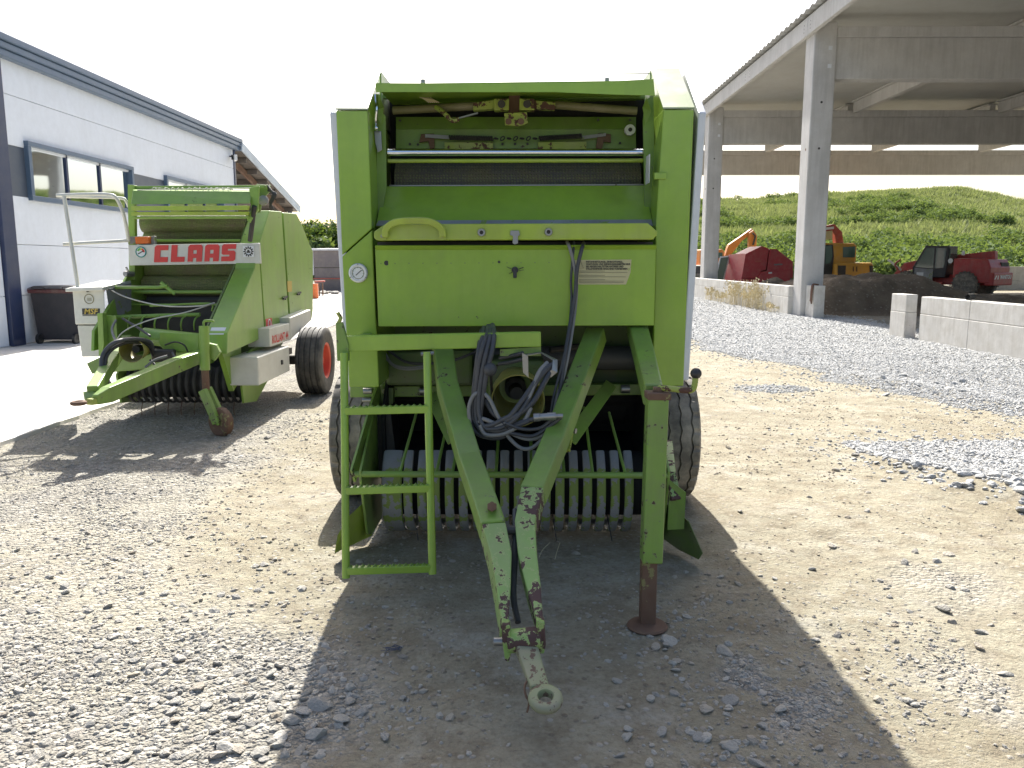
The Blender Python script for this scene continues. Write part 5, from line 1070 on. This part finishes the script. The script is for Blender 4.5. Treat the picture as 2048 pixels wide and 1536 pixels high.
gq = W(497, 503, 8.552); ge = obj('gear_sticker', MB().box(gq, (.115, .003, .115)), 'white_plain', nb); gm = MB().torus(gq-V((0, .003, 0)), (0, 1, 0), .036, .005, 24, 5)
for k in range(12):
    a = k*math.pi/6; gm.box(gq+V((math.sin(a)*.047, -.003, math.cos(a)*.047)), (.012, .002, .014), Matrix.Rotation(a, 3, 'Y'))
gm.box(gq+V((0, -.003, -.006)), (.04, .002, .016)).box(gq+V((0, -.003, .01)), (.022, .002, .016)); obj('gear_emblem', gm, 'ink', ge)
obj('side_bracket', MB().tube(WP((250, 548, 8.6), (266, 548, 8.7)), .03, 8).tube(WP((252, 534, 8.6), (258, 546, 8.62)), .012, 6), 'steel', C2)
# toolbox, platform, rail
tb = obj('toolbox', MB().loft(WP((145, 579, 8.15), (208, 578, 8.15), (211, 649, 8.15), (151, 649, 8.15)), WP((146, 577, 8.65), (204, 577, 8.65), (207, 640, 8.65), (152, 640, 8.65))), 'cream', C2, bevel=.01)
obj('toolbox_lower', MB().loft(WP((155, 651, 8.17), (210, 651, 8.17), (206, 713, 8.17), (164, 714, 8.17)), WP((158, 645, 8.65), (206, 645, 8.65), (203, 700, 8.65), (166, 700, 8.65))), 'cream', tb, bevel=.008)
a = WP((130, 577, 8.08), (205, 574, 8.08), (262, 561, 8.7), (205, 560, 8.7)); obj('platform', MB().loft(a, [p-V((0, 0, .035)) for p in a]), 'cream', tb, bevel=.006)
e = W(178, 598, 8.147); obj('round_sticker', MB().torus(e, (0, 1, 0), .047, .004, 24, 5), 'ink_grey', tb); obj('keyhole', MB().cyl(W(175, 581.5, 8.15), W(175, 581.5, 8.13), .014, 10), 'dark', tb)
for k in range(3): obj('small_print', MB().pp([(174, 596+k*2.2), (183, 596+k*2.2), (183, 597+k*2.2), (174, 597+k*2.2)], 8.146, .001), 'ink_grey', tb)
mp = obj('name_plate', MB().pp([(164, 617), (199.5, 617), (200, 629.5), (164.5, 629.5)], 8.146, .002), 'ink', tb); px_text('MSF', 168, 628, 196, 9.5, 8.144, 'gold', mp, shear=.2, bold=.0015)
obj('name_plate_line', MB().pp([(165, 630.5), (199.5, 630.5), (199.5, 631.8), (165, 631.8)], 8.146, .002), 'ink', tb)
rl = obj('hand_rail', MB().tube(WP((128, 392, 8.30), (156, 575, 8.2)), .019, 10), 'cream', tb, smooth=40)
obj('rail_tube', MB().tube(spline(WP((113, 391, 8.3), (160, 389, 8.32), (215, 389, 8.4), (232, 396, 8.42), (244, 420, 8.46), (252, 450, 8.52), (257, 480, 8.58)), 5), .018, 10), 'cream', rl, smooth=40)
obj('rail_tube', MB().tube(spline(WP((128, 393, 8.5), (180, 394, 8.6), (240, 396, 8.74), (252, 402, 8.76), (257, 414, 8.78)), 5), .016, 10), 'cream', rl, smooth=40); obj('rail_tube', MB().tube(WP((126, 488.5, 8.25), (258, 481, 8.6)), .017, 10), 'cream', rl, smooth=40)
a = WP((212, 580, 8.2), (262, 566, 8.6), (262, 620, 8.6), (240, 632, 8.4), (220, 628, 8.25)); obj('torn_sheet', MB().loft(a, [p+V((0, .01, 0)) for p in a]), 'silver', C2)
# drawbar and gearbox
d2 = obj('drawbar', MB().bars(WP((428, 702, 7.75), (345, 733, 7.2), (270, 765, 6.75), (215, 789, 6.45), (190, 800, 6.32)), [.10, .11, .11, .09, .05], [.10, .13, .13, .13, .08]), 'green_worn', C2, bevel=.01)
obj('drawbar_arm', MB().bars(WP((255, 680, 7.9), (215, 735, 7.0), (186, 785, 6.42)), .09, .11), 'green_worn', d2, bevel=.008)
obj('cross_plate', MB().pp([(173, 727), (201, 714), (210, 716), (206, 740), (184, 748)], 6.95, .06), 'green_worn', d2, bevel=.004); obj('hitch_head', MB().loft(WP((166, 783, 6.42), (184, 781, 6.42), (200, 790, 6.35), (170, 796, 6.35)), [p-V((0, 0, .05)) for p in WP((166, 783, 6.42), (184, 781, 6.42), (200, 790, 6.35), (170, 796, 6.35))]), 'green_worn', d2, bevel=.004)
obj('hitch_bar', MB().bars(WP((205, 800, 6.4), (178, 804, 6.28)), .06, .05), 'green_rusty', d2, bevel=.005); obj('hitch_eye', MB().torus(W(157, 806, 6.22), (0, 0, 1), .045, .017, 24, 8), 'rust', d2, smooth=60)
obj('frame_beam', MB().pp([(215, 716), (420, 700), (420, 728), (218, 745)], 8.0, .12), 'green_old', C2, bevel=.008); obj('frame_bracket', MB().pp([(194, 627), (205, 626), (208, 690), (203, 712), (197, 712), (196, 668)], 7.85, .08), 'green_old', C2, bevel=.004)
obj('frame_bracket', MB().pp([(207, 630), (232, 632), (236, 700), (210, 706)], 7.95, .02), 'green_old', C2, bevel=.004)
obj('gear_cover', MB().cyl(W(290, 672, 7.9), W(400, 684, 7.75), .085, 24), 'green_old', C2, smooth=35); obj('gear_cover_plate', MB().pp([(318, 664), (398, 668), (398, 705), (330, 703), (318, 690)], 7.66, .06), 'green_old', C2, bevel=.01)
ax0, ax1 = W(284, 695, 7.55), W(263, 701, 7.25); ax = ax1-ax0; Lg = ax.length; gd = obj('shaft_guard', MB().lathe([(.085, 0), (.10, Lg*.5), (.112, Lg), (.107, Lg), (.09, Lg*.4), (.07, Lg*.2)], ax0, ax, 28, cap=False), 'yellow_guard', C2, smooth=40); obj('shaft_stub', MB().cyl(ax0, ax0+ax*.6, .035, 14), 'dark', gd)
for pts, r, m in (([(305, 705, 7.5), (300, 685, 7.4), (270, 678, 7.2), (235, 683, 7.0), (212, 700, 6.95), (203, 725, 6.9), (208, 757, 6.85), (226, 776, 6.8)], .020, 'hose'), ([(306, 710, 7.5), (296, 690, 7.4), (265, 684, 7.2), (238, 690, 7.05), (216, 708, 6.95), (210, 735, 6.9), (218, 765, 6.85), (240, 778, 6.8)], .016, 'black'),
                  ([(232, 640, 7.9), (224, 660, 7.8), (236, 685, 7.6), (258, 680, 7.5)], .012, 'hose_grey'), ([(245, 637, 8.0), (280, 658, 7.8), (300, 672, 7.6)], .012, 'hose'), ([(210, 575, 8.3), (260, 597, 8.2), (330, 612, 8.1), (400, 612, 8.0), (428, 606, 8.1)], .007, 'twine'), ([(225, 700, 7.8), (245, 665, 7.8), (300, 640, 7.9), (370, 625, 8.0), (430, 606, 8.1)], .007, 'twine'),
                  ([(330, 690, 7.6), (350, 684, 7.58), (368, 690, 7.58), (376, 704, 7.6)], .008, 'dark'), ([(300, 720, 7.4), (320, 735, 7.35), (350, 725, 7.4), (345, 705, 7.5)], .012, 'hose'), ([(290, 735, 7.3), (310, 720, 7.35), (335, 712, 7.4)], .012, 'hose_grey')):
    obj('hose', MB().tube(spline(WP(*pts), 6), r, 8), m, C2, smooth=60)
obj('valve_cluster', MB().pp([(300, 700), (345, 700), (345, 722), (302, 726)], 7.55, .1), 'dark', C2, bevel=.02)
tb2 = obj('tine_bar', MB().tube(WP((222, 634, 8.3), (400, 629, 8.3)), .02, 10), 'green_old', C2, smooth=40)
for px in (262, 288, 315, 342, 368, 394): obj('guide_tine', MB().tube(spline(WP((px+6, 631, 8.3), (px-3, 637, 8.22), (px-6, 648, 8.2), (px-5, 660, 8.25)), 4), .009, 6), 'green_old', tb2, smooth=50)
obj('shift_rod', MB().tube(WP((228, 575, 8.35), (316, 575, 8.35), (335, 572, 8.35)), .018, 8), 'green_old', C2); obj('shift_rod', MB().tube(WP((322, 565, 8.36), (350, 588, 8.36)), .02, 8), 'green_old', C2); obj('shift_lever', MB().tube(spline(WP((300, 612, 8.2), (400, 607, 8.15), (424, 609, 8.15), (424, 622, 8.15))), .010, 8), 'green_old', C2)
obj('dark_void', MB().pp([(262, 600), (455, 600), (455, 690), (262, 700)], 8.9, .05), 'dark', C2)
# jack wheel
jk2 = obj('jack_tube', MB().tube([W(408, 652, 7.42), W(410, 740, 7.40)], .046, 16), 'green_old', C2, smooth=35); obj('jack_leg', MB().tube([W(410, 738, 7.40), W(412, 778, 7.40)], .034, 14), 'rust', jk2, smooth=35)
obj('jack_crank', MB().tube(spline(WP((408, 655, 7.42), (408, 643, 7.42), (420, 641, 7.42), (428, 643, 7.42))), .012, 8), 'green_old', jk2); obj('jack_mount', MB().pp([(415, 686), (432, 690), (440, 705), (428, 722), (415, 712)], 7.45, .05), 'green_old', jk2, bevel=.004)
wc = W(441, 828, 7.36); wr = .138; wc.z = wr-.02
obj('jack_fork', MB().bars([W(408, 778, 7.40)+V((.01, -.06, 0)), wc+V((-.01, -.07, .0))], .05, .075).bars([W(408, 778, 7.40)+V((.01, .06, 0)), wc+V((-.01, .07, 0))], .05, .075).cyl(wc+V((0, -.09, 0)), wc+V((0, .09, 0)), .018, 10), 'green_worn', jk2, bevel=.006)
obj('jack_wheel', MB().lathe([(.03, -.045), (wr*.85, -.045), (wr, -.03), (wr, .03), (wr*.85, .045), (.03, .045)], wc, (.5, .87, 0), 32), 'rust', jk2, smooth=35)
# skirts
obj('side_skirt', MB().bb(-2.92, -2.62, 8.0, 9.12, .365, .655), 'cream', C2, bevel=.012)
sk = obj('side_skirt', MB().bb(-2.9, -2.66, 8.55, 9.32, .70, .90), 'cream', C2, bevel=.008); obj('lettering', text_mb('ROLLANT 44', .12, (-2.658, 8.62, .73), (0, 1, 0), (0, 0, 1), .1, .004, .62), 'red_letter', sk, recalc=False)
obj('mudguard', MB().loft([V((-2.9, 9.34, .70)), V((-2.66, 9.34, .70)), V((-2.66, 9.34, .96)), V((-2.9, 9.34, .96))], [V((-2.9, 10.3, .86)), V((-2.66, 10.3, .86)), V((-2.66, 10.3, 1.0)), V((-2.9, 10.3, 1.0))]), 'cream', C2, bevel=.008)
obj('skirt_catch', MB().bb(-2.62, -2.605, 8.78, 8.82, .48, .53), 'dark', C2); obj('frame_gusset', MB().prism([V((-2.95, 7.75, .8)), V((-2.95, 8.35, .82)), V((-2.95, 8.3, .40)), V((-2.95, 8.05, .30))], (.05, 0, 0)), 'green_old', C2)
obj('rear_tank', MB().bb(-2.95, -2.8, 10.3, 10.75, .95, 1.25), 'cream', C2, bevel=.03)
# pickup
P2 = V((0, 8.45, .33))
obj('pickup_drum', MB().cyl((-4.12, 8.45, .33), (-2.88, 8.45, .33), .16, 24), 'dark', C2, smooth=35)
b2 = None
for k in range(16):
    lc = V((-4.08+k*.078, P2.y, P2.z))-root_off(C2)
    if b2 is None: b2 = dup(b0, 'stripper_band', C2, lc); b2.data = b0.data.copy(); b2.data.materials[0] = M['dark']; b2.scale = (.8, .78, .78); base2 = b2
    else: q = dup(base2, 'stripper_band', C2, lc)
for k in range(8): obj('spring_tine', MB().tube([(-4.0+k*.14, 8.4, .15), (-3.99+k*.14, 8.33, .06), (-3.98+k*.14, 8.31, .0)], .005, 5), 'rust', C2)
for x in (-4.15, -2.87): obj('pickup_side', MB().prism([V((x, y, z)) for y, z in ((8.2, .15), (8.15, .45), (8.4, .66), (9.0, .75), (9.1, .3), (8.6, .1))], (.02, 0, 0)), 'green_old', C2)
obj('axle', MB().bb(-4.35, -2.5, 9.75, 9.85, .36, .46), 'dark', C2); obj('chamber_floor', MB().bb(-4.15, -2.95, 8.7, 10.4, .42, .5), 'dark', C2)
wheel(C2, -2.50, 9.82, .415, .32, .215, False, 'orange_rim', 1, 'rubber_dark'); wheel(C2, -4.42, 9.82, .415, .32, .215, False, 'orange_rim', -1, 'rubber_dark')

# ------------------------------------------------------------------ machines behind the shed
RB = thing('round_baler', (12.6, 42, 0), 'dark red baler with pale leaning front cover behind the low wall', 'baler')
sh = [(1483, 558), (1491, 508), (1524, 492), (1538, 497), (1532, 540), (1522, 541), (1518, 556)]
obj('side_panel', MB().pp(sh, 41, 2.2), 'red_paint', RB, bevel=.02); r2 = obj('side_panel', MB().pp([(1540, 498), (1553, 498), (1586, 523), (1586, 556), (1524, 560), (1534, 542)], 41, 2.2), 'red_paint', RB, bevel=.02)
obj('lower_panel', MB().pp([(1484, 559), (1517, 557), (1523, 543), (1580, 541), (1580, 572), (1482, 578)], 40.9, 2.3), 'red_paint', RB, bevel=.02)
obj('sticker', MB().loft([V((11.66, 41.9, 1.35)), V((11.66, 42.8, 1.35)), V((11.70, 42.8, 1.85)), V((11.70, 41.9, 1.85))], [V((11.62, 41.9, 1.35)), V((11.62, 42.8, 1.35)), V((11.66, 42.8, 1.85)), V((11.66, 41.9, 1.85))]), 'white_plain', RB)
obj('faded_mark', MB().pp([(1511, 522), (1523, 521), (1523, 523.5), (1511, 524.5)], 40.99, .01), 'red_old', RB); obj('faded_mark', MB().pp([(1548, 528), (1565, 527), (1565, 530), (1548, 531)], 40.99, .01), 'shed_wall', r2); obj('small_plate', MB().pp([(1537, 544.5), (1544, 544), (1544, 547), (1537, 547.5)], 40.88, .02), 'white_plain', RB)
a = WP((1441, 513, 43.5), (1460, 511, 43.5), (1446, 570, 42.2), (1424, 570, 42.2)); fc = obj('front_cover', MB().loft(a, [p+V((0, .06, 0)) for p in a]), 'white', RB)
a = WP((1442, 516, 43.4), (1457, 514, 43.4), (1444, 568, 42.1), (1430, 568, 42.1)); obj('cover_panel', MB().loft(a, [p+V((0, .02, 0)) for p in a]), 'cab_glass', fc)
obj('front_plate', MB().loft(WP((1460, 509, 43.2), (1490, 507, 41.1), (1482, 560, 41.1), (1452, 560, 43.2)), [p+V((0, .3, 0)) for p in WP((1460, 509, 43.2), (1490, 507, 41.1), (1482, 560, 41.1), (1452, 560, 43.2))]), 'red_paint', RB)
for x in (13.2, 14.5): obj('wheel', MB().lathe([(.2, -.15), (.44, -.16), (.47, -.1), (.47, .1), (.44, .16), (.2, .15)], (x, 43.9, .45), (0, 1, 0), 24), 'rubber', RB, smooth=35)
# telehandler, local axes: x forward, y left
TH = thing('telehandler', (21.9, 41.2, 0), 'red telehandler with dark cab parked by the dirt mound', 'telehandler', rz=R(126))
def L(name, mb, mat, par=TH, **k): return obj(name, mb, mat, par, local=True, **k)
L('chassis', MB().bb(-2.3, 2.1, -.55, .55, .5, 1.0), 'red_loader', bevel=.03)
rw = L('rear_body', MB().prism([V((-2.45, -1.02, .62)), V((-2.45, -1.02, 1.35)), V((-2.3, -1.02, 1.75)), V((-.7, -1.02, 1.8)), V((-.7, -1.02, .9)), V((-1.0, -1.02, .62))], (0, 2.04, 0)), 'red_loader', bevel=.05)
L('rear_grille', MB().bb(-2.43, -2.36, -.9, -.1, 1.25, 1.6), 'dark', rw); ct = L('counterweight', MB().bb(-2.62, -2.2, -1.0, 1.0, .5, 1.12), 'red_loader', bevel=.05)
L('lettering', text_mb('MANITOU', .26, (-2.625, .35, .82), (0, -1, 0), (0, 0, 1), 0, .012, 1.15), 'white_plain', ct, recalc=False); L('hazard_stripes', MB().prism([V((-2.622, .95, .8)), V((-2.622, .80, .98)), V((-2.622, .68, .98)), V((-2.622, .83, .8))], (-.004, 0, 0)).prism([V((-2.622, .65, .8)), V((-2.622, .60, .98)), V((-2.622, .5, .98)), V((-2.622, .52, .8))], (-.004, 0, 0)), 'white_plain', ct)
cb = L('cab', MB().prism([V((-.35, .15, 1.0)), V((-.45, .15, 2.40)), V((.75, .15, 2.45)), V((1.35, .15, 1.35)), V((1.3, .15, .85)), V((-.3, .15, .85))], (0, .85, 0)), 'black', bevel=.03)
L('cab_window', MB().prism([V((-.25, 1.002, 1.35)), V((-.32, 1.002, 2.3)), V((.2, 1.002, 2.32)), V((.2, 1.002, 1.3))], (0, .01, 0)), 'cab_glass', cb); L('cab_window', MB().prism([V((.28, 1.002, 1.3)), V((.28, 1.002, 2.32)), V((.68, 1.002, 2.33)), V((1.2, 1.002, 1.38))], (0, .01, 0)), 'cab_glass', cb)
L('cab_door', MB().prism([V((.28, 1.002, .62)), V((.28, 1.002, 1.26)), V((1.22, 1.002, 1.33)), V((1.25, 1.002, .62))], (0, .012, 0)), 'silver', cb); L('cab_window', MB().bb(-.475, -.42, .25, .92, 1.5, 2.25), 'cab_glass', cb); L('door_sticker', MB().bb(.75, 1.1, 1.014, 1.018, .8, 1.1), 'white_plain', cb)
bm2 = L('boom', MB().bars([V((-2.1, -.25, 1.95)), V((1.2, -.25, 1.62)), V((2.4, -.25, 1.35))], .34, .42), 'red_loader', bevel=.03); L('boom_head', MB().bars([V((2.3, -.25, 1.4)), V((2.75, -.25, .95)), V((2.9, -.25, .45))], .3, .35).bb(2.8, 2.95, -.9, .4, .35, .95), 'red_old', bm2, bevel=.02)
L('mirror', MB().bb(-1.2, -1.1, 1.0, 1.12, 1.95, 2.15), 'white_plain'); L('exhaust', MB().cyl((-1.5, -.9, 1.75), (-1.5, -.9, 2.0), .05, 10), 'dark'); L('lift_cylinder', MB().tube([V((.3, -.25, 1.1)), V((1.6, -.25, 1.5))], .06, 10), 'steel'); L('badge', MB().cyl((-.55, 1.02, 1.68), (-.55, 1.035, 1.68), .12, 20), 'white_plain', rw)
L('side_step', MB().bb(-.2, 1.25, .75, 1.0, .45, .62), 'red_old', bevel=.02); L('lamp_guard', MB().tube(spline([V((2.3, .6, 1.2)), V((2.5, .6, 1.5)), V((2.2, .65, 1.75))]), .05, 8), 'red_old')
L('pale_bar', MB().bars([V((2.2, .5, 1.2)), V((3.0, .45, 1.75))], .06, .1), 'cream')
for x in (-1.35, 1.6):
    for y in (-.98, .98):
        w = L('wheel', MB().lathe([(.25, -.2), (.52, -.21), (.575, -.15), (.58, .15), (.52, .21), (.25, .2)], (x, y, .57), (0, 1, 0), 32), 'rubber', smooth=35); L('rim', MB().lathe([(.27, .19), (.25, .16), (.12, .12), (.1, .2)], (x, y, .57), (0, 1 if y > 0 else -1, 0), 20), 'cream', w, smooth=35)
        lug = MB()
        for k in range(18):
            a = k*math.pi/9
            for s in (-1, 1): lug.box(V((x+math.cos(a+.09*s)*.59, y+s*.095, .57+math.sin(a+.09*s)*.59)), (.05, .2, .06), Matrix.Rotation(-a, 3, 'Y'))
        L('tread_lugs', lug, 'rubber', w)
# yellow excavator
EX = thing('excavator', (19, 47, 0), 'yellow excavator behind the column with rounded cab and low counterweight', 'excavator')
cbx = obj('cab', MB().pp([(1632, 560), (1632, 490), (1650, 486), (1708, 486), (1714, 491), (1712, 522), (1709, 530), (1690, 536), (1690, 560)], 46, 1.3), 'yellow_paint', EX, bevel=.06)
obj('cab_window', MB().pp([(1686, 494), (1711, 493), (1710, 515), (1686, 515)], 45.97, .02), 'cab_glass', cbx, bevel=.02); obj('cab_door', MB().pp([(1634, 491), (1666, 489), (1668, 512), (1664, 550), (1634, 552)], 45.96, .03), 'black', cbx, bevel=.02); obj('door_glass', MB().pp([(1651, 492), (1663, 491), (1665, 512), (1660, 526), (1651, 528)], 45.94, .02), 'cab_glass', cbx); obj('door_glass', MB().pp([(1636, 492), (1648, 492), (1648, 530), (1636, 532)], 45.94, .02), 'cab_glass', cbx)
cw = obj('counterweight', MB().pp([(1671, 526), (1745, 525), (1748, 530), (1746, 556), (1671, 556)], 45.6, 2.4), 'yellow_paint', EX, bevel=.10); obj('grille', MB().pp([(1676, 531), (1692, 531), (1691, 549), (1676, 550)], 45.58, .03), 'dark', cw); obj('grille', MB().pp([(1739, 531), (1746, 531), (1745, 552), (1740, 551)], 45.58, .03), 'dark', cw)
for px in (1706, 1713): obj('seam', MB().pp([(px, 533), (px+1.5, 533), (px+1.5, 543), (px, 543)], 45.58, .03), 'dark', cw)
bo = obj('boom', MB().bars(WP((1618, 478, 47), (1640, 462, 47), (1664, 456, 47), (1674, 468, 47), (1677, 490, 47)), .45, .5, up=(0, -1, 0)), 'red_old', EX, bevel=.04); obj('boom_cap', MB().pp([(1650, 455), (1668, 453), (1668, 458), (1650, 460)], 46.7, .3), 'white', bo); obj('boom_plate', MB().pp([(1650, 463), (1665, 461), (1665, 478), (1650, 480)], 46.7, .1), 'decal_cream', bo)
for dy in (0, 2.0): obj('track', MB().pp([(1630, 562), (1740, 562), (1750, 572), (1740, 584), (1630, 584)], 45.7+dy, .5), 'dark', EX, bevel=.12)
obj('slew_ring', MB().cyl((18.2, 46.9, .75), (18.2, 46.9, .95), .7, 24), 'dark', EX); obj('mirror_stalk', MB().tube(WP((1743, 526, 46), (1743, 519, 46)), .03, 6), 'dark', EX)
# orange excavator
EO = thing('excavator', (14.2, 56, 0), 'orange excavator with raised bent arm behind the red baler', 'excavator')
c = obj('cab', MB().pp([(1400, 560), (1400, 499), (1444, 498), (1449, 503), (1449, 560)], 55, 1.6), 'orange_paint', EO, bevel=.08)
for a, b in ((1402, 1412), (1415, 1421), (1424, 1430), (1433, 1445)): obj('cab_window', MB().pp([(a, 505), (b, 505), (b, 516), (a, 516)], 54.97, .02), 'cab_glass', c)
bo = obj('boom', MB().loft(WP((1450, 514, 55.5), (1455, 496, 55.5), (1458, 489, 55.5), (1483, 472, 55.5), (1504, 457, 55.5), (1508, 462, 55.5), (1497, 472, 55.5), (1484, 482, 55.5), (1462, 510, 55.5)), [p+V((0, .5, 0)) for p in WP((1450, 514, 55.5), (1455, 496, 55.5), (1458, 489, 55.5), (1483, 472, 55.5), (1504, 457, 55.5), (1508, 462, 55.5), (1497, 472, 55.5), (1484, 482, 55.5), (1462, 510, 55.5))]), 'orange_paint', EO, bevel=.03)
obj('stick', MB().pp([(1498, 466), (1507, 460), (1514, 471), (1513, 495), (1510, 505), (1503, 505), (1498, 495)], 55.3, .4), 'orange_paint', bo, bevel=.03); obj('ram', MB().tube(WP((1505, 466, 55.2), (1511, 472, 55.2), (1506, 490, 55.2)), .06, 8), 'dark', bo)
for dy in (0, 1.8): obj('track', MB().pp([(1395, 556), (1468, 556), (1474, 562), (1466, 573), (1395, 573)], 54.8+dy, .5), 'dark', EO, bevel=.1)
obj('counterweight', MB().pp([(1380, 530), (1460, 530), (1460, 555), (1380, 555)], 54.9, 2.2), 'orange_paint', EO, bevel=.1)
# grey car by the red baler
CR = thing('parked_car', (10.6, 46.5, 0), 'grey car mostly hidden between the far column and the red baler', 'car')
cp = [V((8.6, 45.6, .35)), V((8.6, 45.6, .85)), V((9.1, 45.6, .95)), V((9.6, 45.6, 1.42)), V((11.0, 45.6, 1.45)), V((11.7, 45.6, 1.0)), V((12.4, 45.6, .9)), V((12.5, 45.6, .35))]
cbd = obj('body', MB().prism(cp, (0, 1.65, 0)), 'silver', CR, bevel=.06); obj('side_window', MB().prism([V((9.3, 45.59, .97)), V((9.7, 45.59, 1.36)), V((10.9, 45.59, 1.38)), V((11.4, 45.59, 1.0))], (0, -.004, 0)), 'glass', cbd)
for x in (9.3, 11.7): obj('wheel', MB().lathe([(.1, -.1), (.3, -.1), (.32, -.06), (.32, .06), (.3, .1), (.1, .1)], (x, 45.68, .31), (0, 1, 0), 24), 'rubber', CR, smooth=35)

# scrap of blue twine in the shade
p = G(788, 1304); tw = MB()
for k in range(5):
    q = [V((p.x+random.gauss(0, .022), p.y+random.gauss(0, .012), .012+random.random()*.012)) for _ in range(6)]; tw.tube(spline(q, 5), .0012, 4)
M['blue'] = paint('blue_twine', (.03, .05, .11), .6, dust=.2, bump=0)
tag(obj('blue_twine', tw, 'blue', loc=(p.x, p.y, 0)), 'scrap of blue twine on the shaded dirt left of the drawbar', 'twine')
